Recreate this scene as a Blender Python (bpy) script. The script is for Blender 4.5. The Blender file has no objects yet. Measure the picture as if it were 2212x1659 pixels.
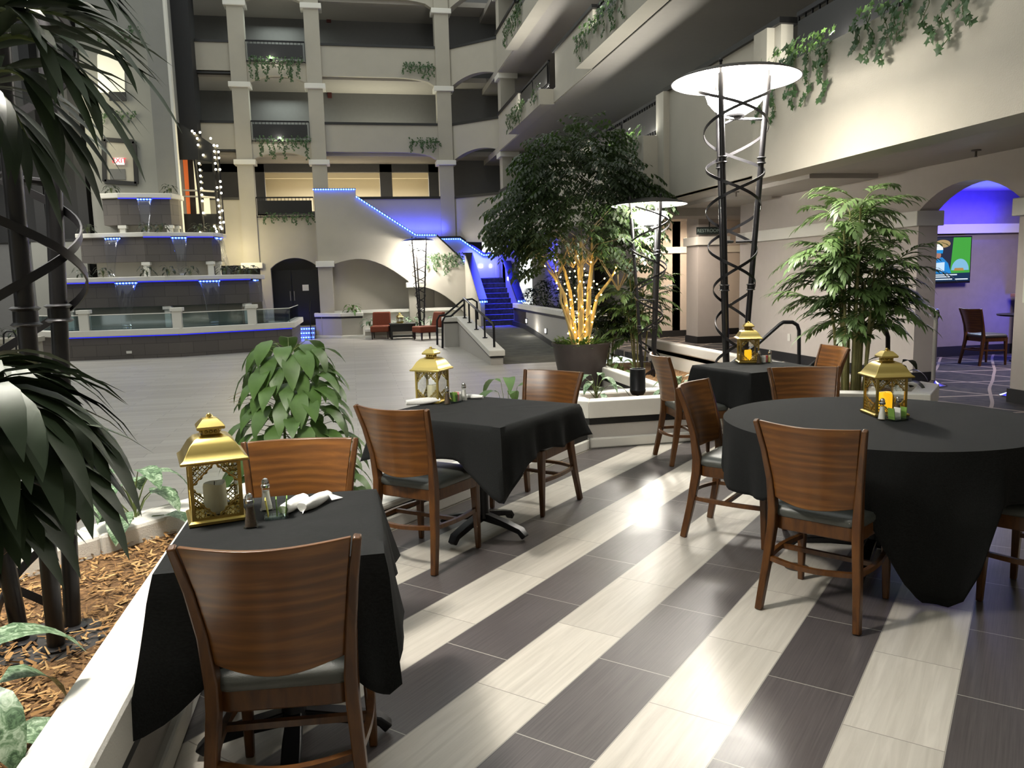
import bpy, math, random
from math import sin, cos, pi, radians, sqrt, atan2, hypot
from mathutils import Vector, Matrix
random.seed(7)
SC = bpy.context.scene
COL = SC.collection

# ---------------------------------------------------------------- camera
CAMZ = 1.5
FPX = 1703.0
def cam_basis(yaw, pitch, roll):
    y, p, r = radians(yaw), radians(pitch), radians(roll)
    f = Vector((sin(y)*cos(p), cos(y)*cos(p), sin(p)))
    rt = Vector((cos(y), -sin(y), 0)); up = rt.cross(f)
    return cos(r)*rt+sin(r)*up, -sin(r)*rt+cos(r)*up, f
CR, CU, CF = cam_basis(11.3, -7.62, -1.48)
cam_data = bpy.data.cameras.new('camera')
cam_data.sensor_width = 36.0
cam_data.lens = FPX/2212*36.0
cam_data.clip_start = 0.05; cam_data.clip_end = 300
cam = bpy.data.objects.new('camera', cam_data); COL.objects.link(cam)
cam.matrix_world = Matrix(((CR.x, CU.x, -CF.x, 0), (CR.y, CU.y, -CF.y, 0), (CR.z, CU.z, -CF.z, CAMZ), (0, 0, 0, 1)))
SC.camera = cam
def ray(px, py): return CR*((px-1106)/FPX) - CU*((py-829.5)/FPX) + CF
def at(px, py, Y):                      # survey: where the sight line meets the plane y = Y
    d = ray(px, py); t = Y/d.y
    return Vector((d.x*t, Y, CAMZ+d.z*t))
def gz(px, py, z=0.0):                  # survey: where the sight line meets the level z
    d = ray(px, py); t = (z-CAMZ)/d.z
    return Vector((d.x*t, d.y*t, z))

# ---------------------------------------------------------------- world, exposure
w = bpy.data.worlds.new('world'); SC.world = w; w.use_nodes = True
w.node_tree.nodes['Background'].inputs[0].default_value = (0.86, 0.90, 0.86, 1)
w.node_tree.nodes['Background'].inputs[1].default_value = 0.27
SC.view_settings.view_transform = 'Standard'; SC.view_settings.look = 'None'
SC.view_settings.gamma = 1.0; SC.view_settings.exposure = 2.2
SC.view_settings.use_curve_mapping = False
SC.cycles.use_denoising = True
SC.cycles.max_bounces = 6; SC.cycles.diffuse_bounces = 3; SC.cycles.glossy_bounces = 3
SC.cycles.transmission_bounces = 5; SC.cycles.transparent_max_bounces = 12
SC.cycles.sample_clamp_indirect = 4.0
SC.cycles.caustics_reflective = False; SC.cycles.caustics_refractive = False

def light(name, kind, loc, power, color=(1, 1, 1), size=.1, rot=None, spot=60, blend=.5, size_y=None, spread=None):
    d = bpy.data.lights.new(name, kind); d.energy = power; d.color = color
    if kind == 'AREA':
        d.size = size
        if spread: d.spread = radians(spread)
        if size_y: d.shape = 'RECTANGLE'; d.size_y = size_y
    elif kind == 'SPOT': d.spot_size = radians(spot); d.spot_blend = blend; d.shadow_soft_size = size
    else: d.shadow_soft_size = size
    o = bpy.data.objects.new(name, d); COL.objects.link(o); o.location = loc
    if rot: o.rotation_euler = rot
    return o

# ---------------------------------------------------------------- materials
def lin(h):
    h = h.lstrip('#'); c = [int(h[i:i+2], 16)/255 for i in (0, 2, 4)]
    return tuple(x/12.92 if x <= .04045 else ((x+.055)/1.055)**2.4 for x in c)+(1,)
class NT:
    def __init__(s, m): s.t = m.node_tree; s.n = s.t.nodes
    def node(s, kind, **kw):
        n = s.n.new(kind)
        for k, v in kw.items(): setattr(n, k, v)
        return n
    def link(s, a, b): s.t.links.new(a, b)
    def math(s, op, a, b=None, c=None):
        n = s.node('ShaderNodeMath', operation=op)
        for i, v in enumerate((a, b, c)):
            if v is None: continue
            if isinstance(v, (int, float)): n.inputs[i].default_value = v
            else: s.link(v, n.inputs[i])
        return n.outputs[0]
    def ramp(s, fac, stops):
        n = s.node('ShaderNodeValToRGB')
        e = n.color_ramp.elements
        while len(e) < len(stops): e.new(.5)
        for el, (p, c) in zip(e, stops): el.position = p; el.color = c
        s.link(fac, n.inputs[0]); return n.outputs[0]
    def mix(s, fac, a, b):
        n = s.node('ShaderNodeMix', data_type='RGBA')
        for sock, v in ((n.inputs[0], fac), (n.inputs[6], a), (n.inputs[7], b)):
            if isinstance(v, (int, float)): sock.default_value = v
            elif isinstance(v, tuple): sock.default_value = v
            else: s.link(v, sock)
        return n.outputs[2]
    def noise(s, vec, scale, detail=3, rough=.55, dist=0):
        n = s.node('ShaderNodeTexNoise'); n.inputs['Scale'].default_value = scale
        n.inputs['Detail'].default_value = detail; n.inputs['Roughness'].default_value = rough
        n.inputs['Distortion'].default_value = dist
        if vec is not None: s.link(vec, n.inputs['Vector'])
        return n.outputs['Fac']
    def mapping(s, vec, scale=(1, 1, 1), rot=(0, 0, 0), loc=(0, 0, 0)):
        n = s.node('ShaderNodeMapping'); n.inputs['Scale'].default_value = scale
        n.inputs['Rotation'].default_value = rot; n.inputs['Location'].default_value = loc
        s.link(vec, n.inputs['Vector']); return n.outputs[0]
    def obj(s): return s.node('ShaderNodeTexCoord').outputs['Object']
    def pos(s): return s.node('ShaderNodeNewGeometry').outputs['Position']
    def bump(s, h, strength=.2, dist=.01):
        n = s.node('ShaderNodeBump'); n.inputs['Strength'].default_value = strength
        n.inputs['Distance'].default_value = dist; s.link(h, n.inputs['Height'])
        s.link(n.outputs[0], s.bsdf.inputs['Normal'])
M = {}
def mat(name, color='#808080', rough=.6, metal=0.0, spec=.5, var=0.0, vscale=8.0, bump=0.0, bscale=60.0, emit=None, estr=0.0, alpha=None, trans=None, sub=None, vstretch=(1, 1, 1), sheen=0):
    m = bpy.data.materials.new(name); m.use_nodes = True
    nt = NT(m); b = nt.bsdf = nt.n['Principled BSDF']; m['nt'] = 0
    c = lin(color) if isinstance(color, str) else color
    b.inputs['Base Color'].default_value = c
    b.inputs['Roughness'].default_value = rough; b.inputs['Metallic'].default_value = metal
    b.inputs['Specular IOR Level'].default_value = spec
    if sheen: b.inputs['Sheen Weight'].default_value = sheen
    if var > 0:
        v = nt.mapping(nt.obj(), vstretch)
        f = nt.noise(v, vscale, 4)
        lo = tuple(x*(1-var) for x in c[:3])+(1,); hi = tuple(min(1, x*(1+var)) for x in c[:3])+(1,)
        nt.link(nt.ramp(f, [(.3, lo), (.7, hi)]), b.inputs['Base Color'])
    if bump > 0: nt.bump(nt.noise(nt.obj(), bscale, 3), bump, .01)
    if emit: b.inputs['Emission Color'].default_value = lin(emit) if isinstance(emit, str) else emit; b.inputs['Emission Strength'].default_value = estr
    if alpha is not None: b.inputs['Alpha'].default_value = alpha
    if trans is not None: b.inputs['Transmission Weight'].default_value = trans
    M[name] = m
    return m, nt, b

mat('wall', '#aba69a', .85, bump=.25, bscale=90, var=.03, vscale=2)
mat('wall_cool', '#878782', .85, var=.03, vscale=2)
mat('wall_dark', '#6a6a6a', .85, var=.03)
mat('wall_taupe', '#bcb4ae', .8, var=.02)
mat('wall_bar', '#857d80', .85, var=.05)
mat('trim_white', '#dcdad2', .6)
mat('cap_white', '#dedbd3', .75, bump=.2, bscale=160, var=.03, vscale=5)
mat('rough_white', '#cfcbc4', .9, bump=.9, bscale=220)
mat('stripe_black', '#0e0e0f', .4)
mat('base_black', '#17171a', .6)
mat('planter_grey', '#b5b1ab', .8, bump=.2, bscale=120)
mat('slate', '#55504e', .7, var=.12, vscale=3)
mat('ceiling', '#a6a19a', .9, var=.02)
mat('dark_void', '#141416', .9)
mat('metal_black', '#1d1d20', .42, metal=.55)
mat('metal_lamp', '#2a292b', .38, metal=.6)
mat('plate_dark', '#3a3735', .6, metal=.3, var=.2, vscale=20)
mat('reflector_glow', '#f4f2ec', .5, emit=(1.0, .97, .9, 1), estr=.25)  # white reflector paint with a faint glow added, standing in for the bowl's light
mat('bowl', '#fffdf5', .4, emit=(1.0, .95, .86, 1), estr=24)
mat('gold', '#b29d58', .36, metal=1.0, var=.06, vscale=30)
mat('gold_bright', '#c9b36c', .3, metal=1.0)
mat('chrome', '#c9c9c9', .12, metal=1.0)
mat('steel', '#bdbab5', .32, metal=.75)
mat('salt', '#e8e6e0', .7)
mat('pepper', '#5a4b3e', .8, var=.4, vscale=400)
mat('napkin', '#efeeea', .85, bump=.15, bscale=80)
mat('candle_ivory', '#e4dcbc', .5)
mat('candle_lit', '#e7a712', .5, emit=(1.0, .50, .015, 1), estr=.22)
mat('wax_wick', '#3a3026', .8)
mat('cushion', '#434541', .38, spec=.6, bump=.12, bscale=300)
mat('packet_green', '#6f9440', .6); mat('packet_yellow', '#e2d26a', .6); mat('packet_pink', '#d98a8f', .6); mat('packet_white', '#e9e7e2', .6); mat('packet_red', '#a33a40', .6)
mat('soil', '#241a12', .95, var=.4, vscale=40)
mat('pot', '#3a3230', .55, var=.15, vscale=6)
mat('bark', '#b49a63', .8, var=.18, vscale=12, vstretch=(1, 1, .25))
mat('cane', '#93905d', .6, var=.2, vscale=10)
mat('stem', '#55622f', .6)
mat('dry_stem', '#8d7a5c', .8)
mat('wire', '#24261d', .7)
mat('bulb_warm', '#fff0c0', .4, emit=(1.0, .70, .22, 1), estr=11)
mat('bulb_white', '#fff6dd', .4, emit=(1.0, .86, .52, 1), estr=6)
mat('fix_white', '#ffffff', .4, emit=(1.0, .97, .9, 1), estr=2)
mat('downlight', '#ffffff', .4, emit=(1.0, .90, .72, 1), estr=5)
mat('uplight', '#ffffff', .4, emit=(1.0, .96, .84, 1), estr=4)
mat('room_warm', '#c4bca8', .9)
mat('led_blue_soft', '#0a10ff', .4, emit=(.02, .03, 1.0, 1), estr=.2)
mat('panel_black', '#0d0d0e', .35)
mat('red_seat', '#74361f', .85, var=.35, vscale=90)
mat('wood_dark', '#2a1710', .4)
mat('table_black', '#121213', .4)
mat('orange_panel', '#d5642a', .5, emit=(1.0, .2, .04, 1), estr=.10)
mat('cab_light', '#fff3cf', .6, emit=(1.0, .88, .60, 1), estr=.14)
mat('exit_face', '#f2d9d9', .5, emit=(1.0, .75, .75, 1), estr=.15)
mat('exit_red', '#d01020', .5, emit=(1.0, .02, .05, 1), estr=.3)
mat('alarm_red', '#4a1716', .5)
mat('sign_green', '#26302f', .5)
mat('sign_text', '#8fa09c', .6)
mat('paper', '#d8d8cd', .8)
mat('outlet', '#d9d6cf', .5)
mat('bar_wood', '#a9806c', .5)
mat('drain', '#5a534d', .5, metal=.4)
mat('tv_frame', '#0b0b0d', .3)
mat('ficus_leaf', '#222f19', .5, var=.35, vscale=3); mat('leaf_green', '#4d6a34', .45, var=.3, vscale=6)  # second one: a lighter green for the bush, ground cover and broad leaves
mat('palm_leaf', '#58703f', .42, var=.3, vscale=5); mat('frond_leaf', '#3a4832', .55, spec=.3, var=.3, vscale=5)
mat('ivy_leaf', '#33502c', .5, var=.4, vscale=9); mat('dark_leaf', '#1c2a16', .5, var=.3, vscale=6)
def leaf_backlit(names):
    for n in names:
        m = M[n]; nt = NT(m); b = nt.n['Principled BSDF']; out = nt.n['Material Output']
        t = nt.node('ShaderNodeBsdfTranslucent'); t.inputs[0].default_value = (.12, .22, .05, 1)
        mx = nt.node('ShaderNodeMixShader'); mx.inputs[0].default_value = .18
        nt.link(b.outputs[0], mx.inputs[1]); nt.link(t.outputs[0], mx.inputs[2]); nt.link(mx.outputs[0], out.inputs[0])
leaf_backlit(('leaf_green', 'palm_leaf', 'ficus_leaf', 'ivy_leaf'))

def special():
    # wood with figured grain
    m, nt, b = mat('wood', '#7a4520', .33, spec=.5)
    o = nt.obj(); v = nt.mapping(o, (1.1, 5, 9))
    n1 = nt.noise(nt.mapping(o, (1.1, 3, 17)), 1.5, 7, .65, 1.3)
    wv = nt.node('ShaderNodeTexWave'); wv.wave_type = 'BANDS'; wv.bands_direction = 'Z'
    wv.inputs['Scale'].default_value = 2.6; wv.inputs['Distortion'].default_value = 14; wv.inputs['Detail'].default_value = 3; wv.inputs['Detail Scale'].default_value = .8
    nt.link(nt.mapping(o, (.55, 1, 3.0)), wv.inputs['Vector'])
    f = nt.math('ADD', nt.math('MULTIPLY', n1, .78), nt.math('MULTIPLY', wv.outputs['Fac'], .22))
    nt.link(nt.ramp(f, [(.28, lin('#4f3014')), (.5, lin('#643d18')), (.72, lin('#7a4f20'))]), b.inputs['Base Color'])
    m, nt, b = mat('wood_frame', '#6a3515', .33)
    n1 = nt.noise(nt.mapping(nt.obj(), (6, 6, 1.2)), 6, 4, .5, .6)
    nt.link(nt.ramp(n1, [(.3, lin('#42260f')), (.7, lin('#5f3b17'))]), b.inputs['Base Color'])
    # black table linen
    m, nt, b = mat('linen', '#121314', .92, spec=.25)
    n1 = nt.noise(nt.mapping(nt.obj(), (20, 240, 60)), 3, 3)
    nt.link(nt.ramp(n1, [(.35, (.0052, .0056, .0057, 1)), (.65, (.0105, .0113, .0115, 1))]), b.inputs['Base Color'])
    nt.bump(nt.noise(nt.obj(), 420, 2), .25, .002)
    # striped tile floor: 305 mm wide courses at 45 degrees, alternately light and dark
    m, nt, b = mat('tile', '#888888', .3)
    xyz = nt.node('ShaderNodeSeparateXYZ'); nt.link(nt.pos(), xyz.inputs[0]); x, y = xyz.outputs[0], xyz.outputs[1]
    ac = nt.math('MULTIPLY', nt.math('SUBTRACT', x, y), .70710678); al = nt.math('MULTIPLY', nt.math('ADD', x, y), .70710678)
    u = nt.math('DIVIDE', nt.math('ADD', ac, 1.074), .3025); k = nt.math('FLOOR', u); fu = nt.math('SUBTRACT', u, k)
    par = nt.math('MODULO', nt.math('ADD', k, 100.0), 2.0)
    v = nt.math('ADD', nt.math('DIVIDE', al, .605), nt.math('ADD', nt.math('MULTIPLY', k, 1/3), -.02 + 100))
    kv = nt.math('FLOOR', v); fv = nt.math('SUBTRACT', v, kv)
    gu = nt.math('MINIMUM', fu, nt.math('SUBTRACT', 1.0, fu)); gv = nt.math('MULTIPLY', nt.math('MINIMUM', fv, nt.math('SUBTRACT', 1.0, fv)), 2.0)
    grout = nt.math('LESS_THAN', nt.math('MINIMUM', gu, gv), .0065)
    cmb = nt.node('ShaderNodeCombineXYZ'); nt.link(k, cmb.inputs[0]); nt.link(kv, cmb.inputs[1])
    wn = nt.node('ShaderNodeTexWhiteNoise'); nt.link(cmb.outputs[0], wn.inputs['Vector'])
    c2 = nt.node('ShaderNodeCombineXYZ'); nt.link(nt.math('MULTIPLY', ac, 30.0), c2.inputs[0]); nt.link(nt.math('MULTIPLY', al, 1.6), c2.inputs[1]); nt.link(nt.math('MULTIPLY', wn.outputs[0], 40), c2.inputs[2])
    st = nt.noise(c2.outputs[0], 1.0, 4, .6, .8)
    c3 = nt.node('ShaderNodeCombineXYZ'); nt.link(nt.math('MULTIPLY', ac, 160.0), c3.inputs[0]); nt.link(nt.math('MULTIPLY', al, 3.0), c3.inputs[1])
    fine = nt.noise(c3.outputs[0], 1.0, 2)
    lt = nt.ramp(st, [(.3, lin('#b3ada2')), (.7, lin('#c9c3b8'))]); dk = nt.ramp(fine, [(.3, lin('#4a4545')), (.7, lin('#5c5655'))])
    col = nt.mix(par, lt, dk)
    br = nt.math('ADD', .9, nt.math('MULTIPLY', wn.outputs[0], .18))
    hs = nt.node('ShaderNodeHueSaturation'); nt.link(col, hs.inputs['Color']); nt.link(br, hs.inputs['Value'])
    gcol = nt.mix(par, lin('#8c857c'), lin('#aaa69c'))
    nt.link(nt.mix(grout, hs.outputs[0], gcol), b.inputs['Base Color'])
    sm = nt.noise(nt.pos(), 2.6, 5, .65)
    rr = nt.node('ShaderNodeMapRange'); rr.inputs['To Min'].default_value = .2; rr.inputs['To Max'].default_value = .5; nt.link(sm, rr.inputs['Value'])
    nt.link(rr.outputs[0], b.inputs['Roughness'])
    hgt = nt.math('MULTIPLY', nt.math('SUBTRACT', 1.0, grout), 1.0); nt.bump(hgt, .4, .002)
    # pale plank floor of the atrium
    m, nt, b = mat('plank', '#a39e97', .42)
    br = nt.node('ShaderNodeTexBrick'); br.offset = .37; br.inputs['Scale'].default_value = 1.0
    br.inputs['Brick Width'].default_value = 1.2; br.inputs['Row Height'].default_value = .2; br.inputs['Mortar Size'].default_value = .004
    br.inputs['Color1'].default_value = lin('#9b968f'); br.inputs['Color2'].default_value = lin('#aeaaa3'); br.inputs['Mortar'].default_value = lin('#77726b')
    nt.link(nt.pos(), br.inputs['Vector'])
    g = nt.noise(nt.mapping(nt.pos(), (1.2, 14, 1)), 1.5, 4)
    nt.link(nt.mix(nt.math('MULTIPLY', g, .35), br.outputs[0], lin('#c2beb7')), b.inputs['Base Color'])
    # dark carpet with pale crossing lines
    m, nt, b = mat('carpet', '#333039', .95)
    def lines(rot, sc, wd):
        wv = nt.node('ShaderNodeTexWave'); wv.wave_type = 'BANDS'; wv.wave_profile = 'SAW'; wv.inputs['Scale'].default_value = sc
        wv.inputs['Distortion'].default_value = .6; wv.inputs['Detail'].default_value = 1
        nt.link(nt.mapping(nt.pos(), (1, 1, 1), (0, 0, rot)), wv.inputs['Vector'])
        return nt.math('GREATER_THAN', wv.outputs['Fac'], 1-wd)
    f = nt.math('MAXIMUM', lines(.75, .42, .05), nt.math('MAXIMUM', lines(-.35, .36, .05), lines(1.75, .28, .05)))
    n1 = nt.noise(nt.pos(), 9, 4)
    base = nt.ramp(n1, [(.35, lin('#26252c')), (.65, lin('#43403f'))])
    nt.link(nt.mix(nt.math('MULTIPLY', f, .8), base, lin('#a89c90')), b.inputs['Base Color'])
    m, nt, b = mat('carpet_ramp', '#44433d', .95)
    n1 = nt.noise(nt.mapping(nt.pos(), (1.2, 5, 1)), 2.2, 5, .6)
    nt.link(nt.ramp(n1, [(.3, lin('#33332f')), (.7, lin('#5f5d54'))]), b.inputs['Base Color'])
    m, nt, b = mat('carpet_stair', '#2a2a30', .95)
    n1 = nt.noise(nt.mapping(nt.pos(), (3, 3, 3)), 4, 4)
    nt.link(nt.ramp(n1, [(.3, lin('#2c2c34')), (.7, lin('#4a4a55'))]), b.inputs['Base Color'])
    # slate cladding in large courses
    m, nt, b = mat('slate_block', '#55504e', .65)
    br = nt.node('ShaderNodeTexBrick'); br.inputs['Scale'].default_value = 1; br.inputs['Brick Width'].default_value = .62; br.inputs['Row Height'].default_value = .31; br.inputs['Mortar Size'].default_value = .005
    br.inputs['Color1'].default_value = lin('#544f4c'); br.inputs['Color2'].default_value = lin('#5e5854'); br.inputs['Mortar'].default_value = lin('#3a3634')
    vx = nt.node('ShaderNodeSeparateXYZ'); nt.link(nt.pos(), vx.inputs[0]); cb = nt.node('ShaderNodeCombineXYZ')
    nt.link(vx.outputs[0], cb.inputs[0]); nt.link(vx.outputs[2], cb.inputs[1]); nt.link(cb.outputs[0], br.inputs['Vector'])
    nt.link(br.outputs[0], b.inputs['Base Color'])
    # LED tape: separate diodes along a dark tape
    def led(name, col, s, axis, per):
        m, nt, b = mat(name, '#05050a', .5)
        sx = nt.node('ShaderNodeSeparateXYZ'); nt.link(nt.pos(), sx.inputs[0])
        c = nt.math('FRACT', nt.math('DIVIDE', sx.outputs[axis], per))
        on = nt.math('LESS_THAN', c, .5)
        b.inputs['Emission Color'].default_value = col
        nt.link(nt.math('ADD', nt.math('MULTIPLY', on, s), s*.12), b.inputs['Emission Strength'])
    led('led_blue', (.05, .14, 1.0, 1), 5, 0, .085)
    # variegated leaves
    m, nt, b = mat('leaf_variegated', '#6f8a66', .45)
    wv = nt.noise(nt.mapping(nt.obj(), (1, 1, 1)), 34, 4, .7, 1.5)
    nt.link(nt.ramp(wv, [(.38, lin('#2f4a2c')), (.5, lin('#5f7c58')), (.66, lin('#a9b9a0'))]), b.inputs['Base Color'])
    m, nt, b = mat('mulch', '#8a5f33', .95)
    n1 = nt.noise(nt.obj(), 60, 4); nt.link(nt.ramp(n1, [(.3, lin('#46301c')), (.7, lin('#8a6741'))]), b.inputs['Base Color']); nt.bump(n1, .8, .02)
    m, nt, b = mat('mulch_chip', '#b07a3c', .9)
    oi = nt.node('ShaderNodeNewGeometry')
    nt.link(nt.ramp(oi.outputs['Random Per Island'], [(0, lin('#5f4326')), (.5, lin('#9a7344')), (1, lin('#c4a06c'))]), b.inputs['Base Color'])
    # clear glass that lets straight light through
    def glass(name, tint, rough, f0, extra=0.0, fk=.8):
        m = bpy.data.materials.new(name); m.use_nodes = True; nt = NT(m); nt.n.remove(nt.n['Principled BSDF'])
        tr = nt.node('ShaderNodeBsdfTransparent'); tr.inputs[0].default_value = tint
        gl = nt.node('ShaderNodeBsdfGlossy'); gl.inputs['Roughness'].default_value = rough
        lw = nt.node('ShaderNodeLayerWeight'); lw.inputs[0].default_value = f0
        mx = nt.node('ShaderNodeMixShader'); nt.link(nt.math('ADD', nt.math('MULTIPLY', lw.outputs['Fresnel'], fk), extra), mx.inputs[0])
        nt.link(tr.outputs[0], mx.inputs[1]); nt.link(gl.outputs[0], mx.inputs[2]); nt.link(mx.outputs[0], nt.n['Material Output'].inputs[0]); M[name] = m
    glass('glass', (.97, .98, .97, 1), .02, .3, 0, .4); glass('glass_smoke', (.55, .53, .48, 1), .05, .4); glass('glass_green', (.72, .84, .86, 1), .04, .45, .04)
    glass('water', (.95, .96, .98, 1), .08, .35, .012, .25)
    # moving water surface
    m, nt, b = mat('pool', '#27404a', .08, var=.2, vscale=3)
    # picture on the television
    m, nt, b = mat('tv_picture', '#101418', .3)
special()
# ---------------------------------------------------------------- mesh helpers
TM = {}                                  # placement of each thing
class MB:
    def __init__(s): s.v = []; s.f = []
    def add(s, vs, fs):
        o = len(s.v); s.v += [tuple(p) for p in vs]; s.f += [tuple(i+o for i in f) for f in fs]; return s
    def box(s, c, size, rz=0.0, M4=None):
        x, y, z = (q/2 for q in size); R = Matrix.Rotation(rz, 3, 'Z') if rz else None
        vs = []
        for k in (-1, 1):
            for i, j in ((-1, -1), (1, -1), (1, 1), (-1, 1)):
                p = Vector((i*x, j*y, k*z))
                if R: p = R @ p
                p = p+Vector(c)
                if M4: p = M4 @ p
                vs.append(p)
        return s.add(vs, [(3, 2, 1, 0), (4, 5, 6, 7), (0, 1, 5, 4), (1, 2, 6, 5), (2, 3, 7, 6), (3, 0, 4, 7)])
    def bx(s, x0, x1, y0, y1, z0, z1):
        return s.box(((x0+x1)/2, (y0+y1)/2, (z0+z1)/2), (abs(x1-x0), abs(y1-y0), abs(z1-z0)))
    def prism(s, poly, z0, z1):          # plan polygon, counter-clockwise
        n = len(poly); vs = [(p[0], p[1], z0) for p in poly]+[(p[0], p[1], z1) for p in poly]
        return s.add(vs, [tuple(range(n-1, -1, -1)), tuple(range(n, 2*n))]+[(i, (i+1) % n, n+(i+1) % n, n+i) for i in range(n)])
    def slab(s, poly, origin, ex, ey, t):  # polygon in the plane (ex, ey), extruded by vector t
        o, ex, ey, t = Vector(origin), Vector(ex), Vector(ey), Vector(t); n = len(poly)
        a = [o+ex*p[0]+ey*p[1] for p in poly]; b = [p+t for p in a]
        return s.add(a+b, [tuple(range(n)), tuple(range(2*n-1, n-1, -1))]+[(i, n+i, n+(i+1) % n, (i+1) % n) for i in range(n)])
    def tube(s, path, r, n=8, cap=True, closed=False):
        path = [Vector(p) for p in path]; m = len(path); rs = r if isinstance(r, (list, tuple)) else [r]*m
        prev = None; vs = []
        for i, p in enumerate(path):
            if closed: d = path[(i+1) % m]-path[i-1]
            else: d = path[min(i+1, m-1)]-path[max(i-1, 0)]
            d.normalize()
            if prev is None: a = d.orthogonal().normalized()
            else:
                a = prev-d*prev.dot(d)
                a = a.normalized() if a.length > 1e-6 else d.orthogonal().normalized()
            prev = a; b = d.cross(a)
            vs += [p+a*(rs[i]*cos(2*pi*k/n))+b*(rs[i]*sin(2*pi*k/n)) for k in range(n)]
        fs = []
        for i in range(m if closed else m-1):
            j = (i+1) % m
            fs += [(i*n+k, i*n+(k+1) % n, j*n+(k+1) % n, j*n+k) for k in range(n)]
        if cap and not closed: fs += [tuple(range(n-1, -1, -1)), tuple((m-1)*n+k for k in range(n))]
        return s.add(vs, fs)
    def sweep(s, path, sec, ups, cap=True):  # rectangular section sec=(w,t) along path; ups = direction of t at each point
        path = [Vector(p) for p in path]; m = len(path); vs = []
        for i, p in enumerate(path):
            d = (path[min(i+1, m-1)]-path[max(i-1, 0)]).normalized()
            u = Vector(ups[i] if isinstance(ups, list) else ups); sd = d.cross(u).normalized(); u = sd.cross(d)
            w_, t_ = sec[i] if isinstance(sec, list) else sec
            for a, b in ((-1, -1), (1, -1), (1, 1), (-1, 1)): vs.append(p+sd*(a*w_/2)+u*(b*t_/2))
        fs = [(i*4+k, i*4+(k+1) % 4, i*4+4+(k+1) % 4, i*4+4+k) for i in range(m-1) for k in range(4)]
        if cap: fs += [(3, 2, 1, 0), tuple((m-1)*4+k for k in range(4))]
        return s.add(vs, fs)
    def lathe(s, prof, n=24, c=(0, 0, 0), caps=True):
        vs = []; m = len(prof)
        for r, z in prof: vs += [(c[0]+r*cos(2*pi*k/n), c[1]+r*sin(2*pi*k/n), c[2]+z) for k in range(n)]
        fs = [(i*n+k, i*n+(k+1) % n, (i+1)*n+(k+1) % n, (i+1)*n+k) for i in range(m-1) for k in range(n)]
        if caps and prof[0][0] > 1e-5: fs.append(tuple(range(n-1, -1, -1)))
        if caps and prof[-1][0] > 1e-5: fs.append(tuple((m-1)*n+k for k in range(n)))
        return s.add(vs, fs)
    def sqlathe(s, prof, c=(0, 0, 0), rz=0):   # square plan
        vs = []; m = len(prof)
        for r, z in prof:
            for k in range(4):
                a = pi/4+k*pi/2+rz; vs.append((c[0]+r*sqrt(2)*cos(a), c[1]+r*sqrt(2)*sin(a), c[2]+z))
        return s.add(vs, [(3, 2, 1, 0), tuple((m-1)*4+k for k in range(4))]+[(i*4+k, i*4+(k+1) % 4, (i+1)*4+(k+1) % 4, (i+1)*4+k) for i in range(m-1) for k in range(4)])
    def sphere(s, c, r, n=8, m=5):
        return s.lathe([(max(1e-6, r*sin(pi*i/m)), -r*cos(pi*i/m)) for i in range(m+1)], n, c)
    def leaf(s, p, d, nrm, L, W, droop=.5, seg=4, fold=.25, pw=.8, wav=0.0):
        p, d = Vector(p), Vector(d).normalized(); nrm = Vector(nrm)
        sd = d.cross(nrm)
        sd = sd.normalized() if sd.length > 1e-4 else d.orthogonal().normalized()
        vs = []
        for i in range(seg+1):
            t = i/seg; wd = W*.5*(sin(pi*min(1, (t*.96+.02))**pw))
            up = sd.cross(d).normalized()
            wv_ = wav*sin(t*9)*W
            if i in (0, seg): vs += [p, p+up*.0005*(1 if i else -1), p] if False else [p-sd*wd*.2, p, p+sd*wd*.2]
            else: vs += [p-sd*wd+up*(fold*wd+wv_), p, p+sd*wd+up*(fold*wd-wv_)]
            p = p+d*(L/seg); d = (d+Vector((0, 0, -1))*(droop/seg)).normalized()
        fs = []
        for i in range(seg): a = i*3; fs += [(a, a+1, a+4, a+3), (a+1, a+2, a+5, a+4)]
        return s.add(vs, fs)
    def build(s, name, mt, parent=None, smooth=True, angle=38, local=False, bevel=0.0, solid=0.0):
        me = bpy.data.meshes.new(name); vs = s.v
        if parent is not None and not local:
            iv = TM[parent.name].inverted(); vs = [iv @ Vector(p) for p in vs]
        me.from_pydata(vs, [], s.f); me.update()
        me.materials.append(M[mt])
        if smooth:
            me.polygons.foreach_set('use_smooth', [True]*len(me.polygons)); me.set_sharp_from_angle(angle=radians(angle))
        o = bpy.data.objects.new(name, me); COL.objects.link(o)
        if parent is not None: o.parent = parent; TM[o.name] = TM[parent.name]
        else: TM[o.name] = Matrix.Identity(4)
        if solid: md = o.modifiers.new('thickness', 'SOLIDIFY'); md.thickness = solid; md.offset = 0
        if bevel: md = o.modifiers.new('bevel', 'BEVEL'); md.width = bevel; md.segments = 2; md.limit_method = 'ANGLE'; md.angle_limit = radians(40)
        return o
def thing(name, label, cat, loc=(0, 0, 0), rz=0.0, group=None):
    o = bpy.data.objects.new(name, None); COL.objects.link(o); o.empty_display_size = .05
    o.location = loc; o.rotation_euler = (0, 0, rz)
    o['label'] = label; o['category'] = cat
    if group: o['group'] = group
    TM[o.name] = Matrix.Translation(Vector(loc)) @ Matrix.Rotation(rz, 4, 'Z')
    return o
def tag(o, label, cat, group=None, kind=None):
    o['label'] = label; o['category'] = cat
    if group: o['group'] = group
    if kind: o['kind'] = kind
    return o
def struct(o): o['kind'] = 'structure'; return o
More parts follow.
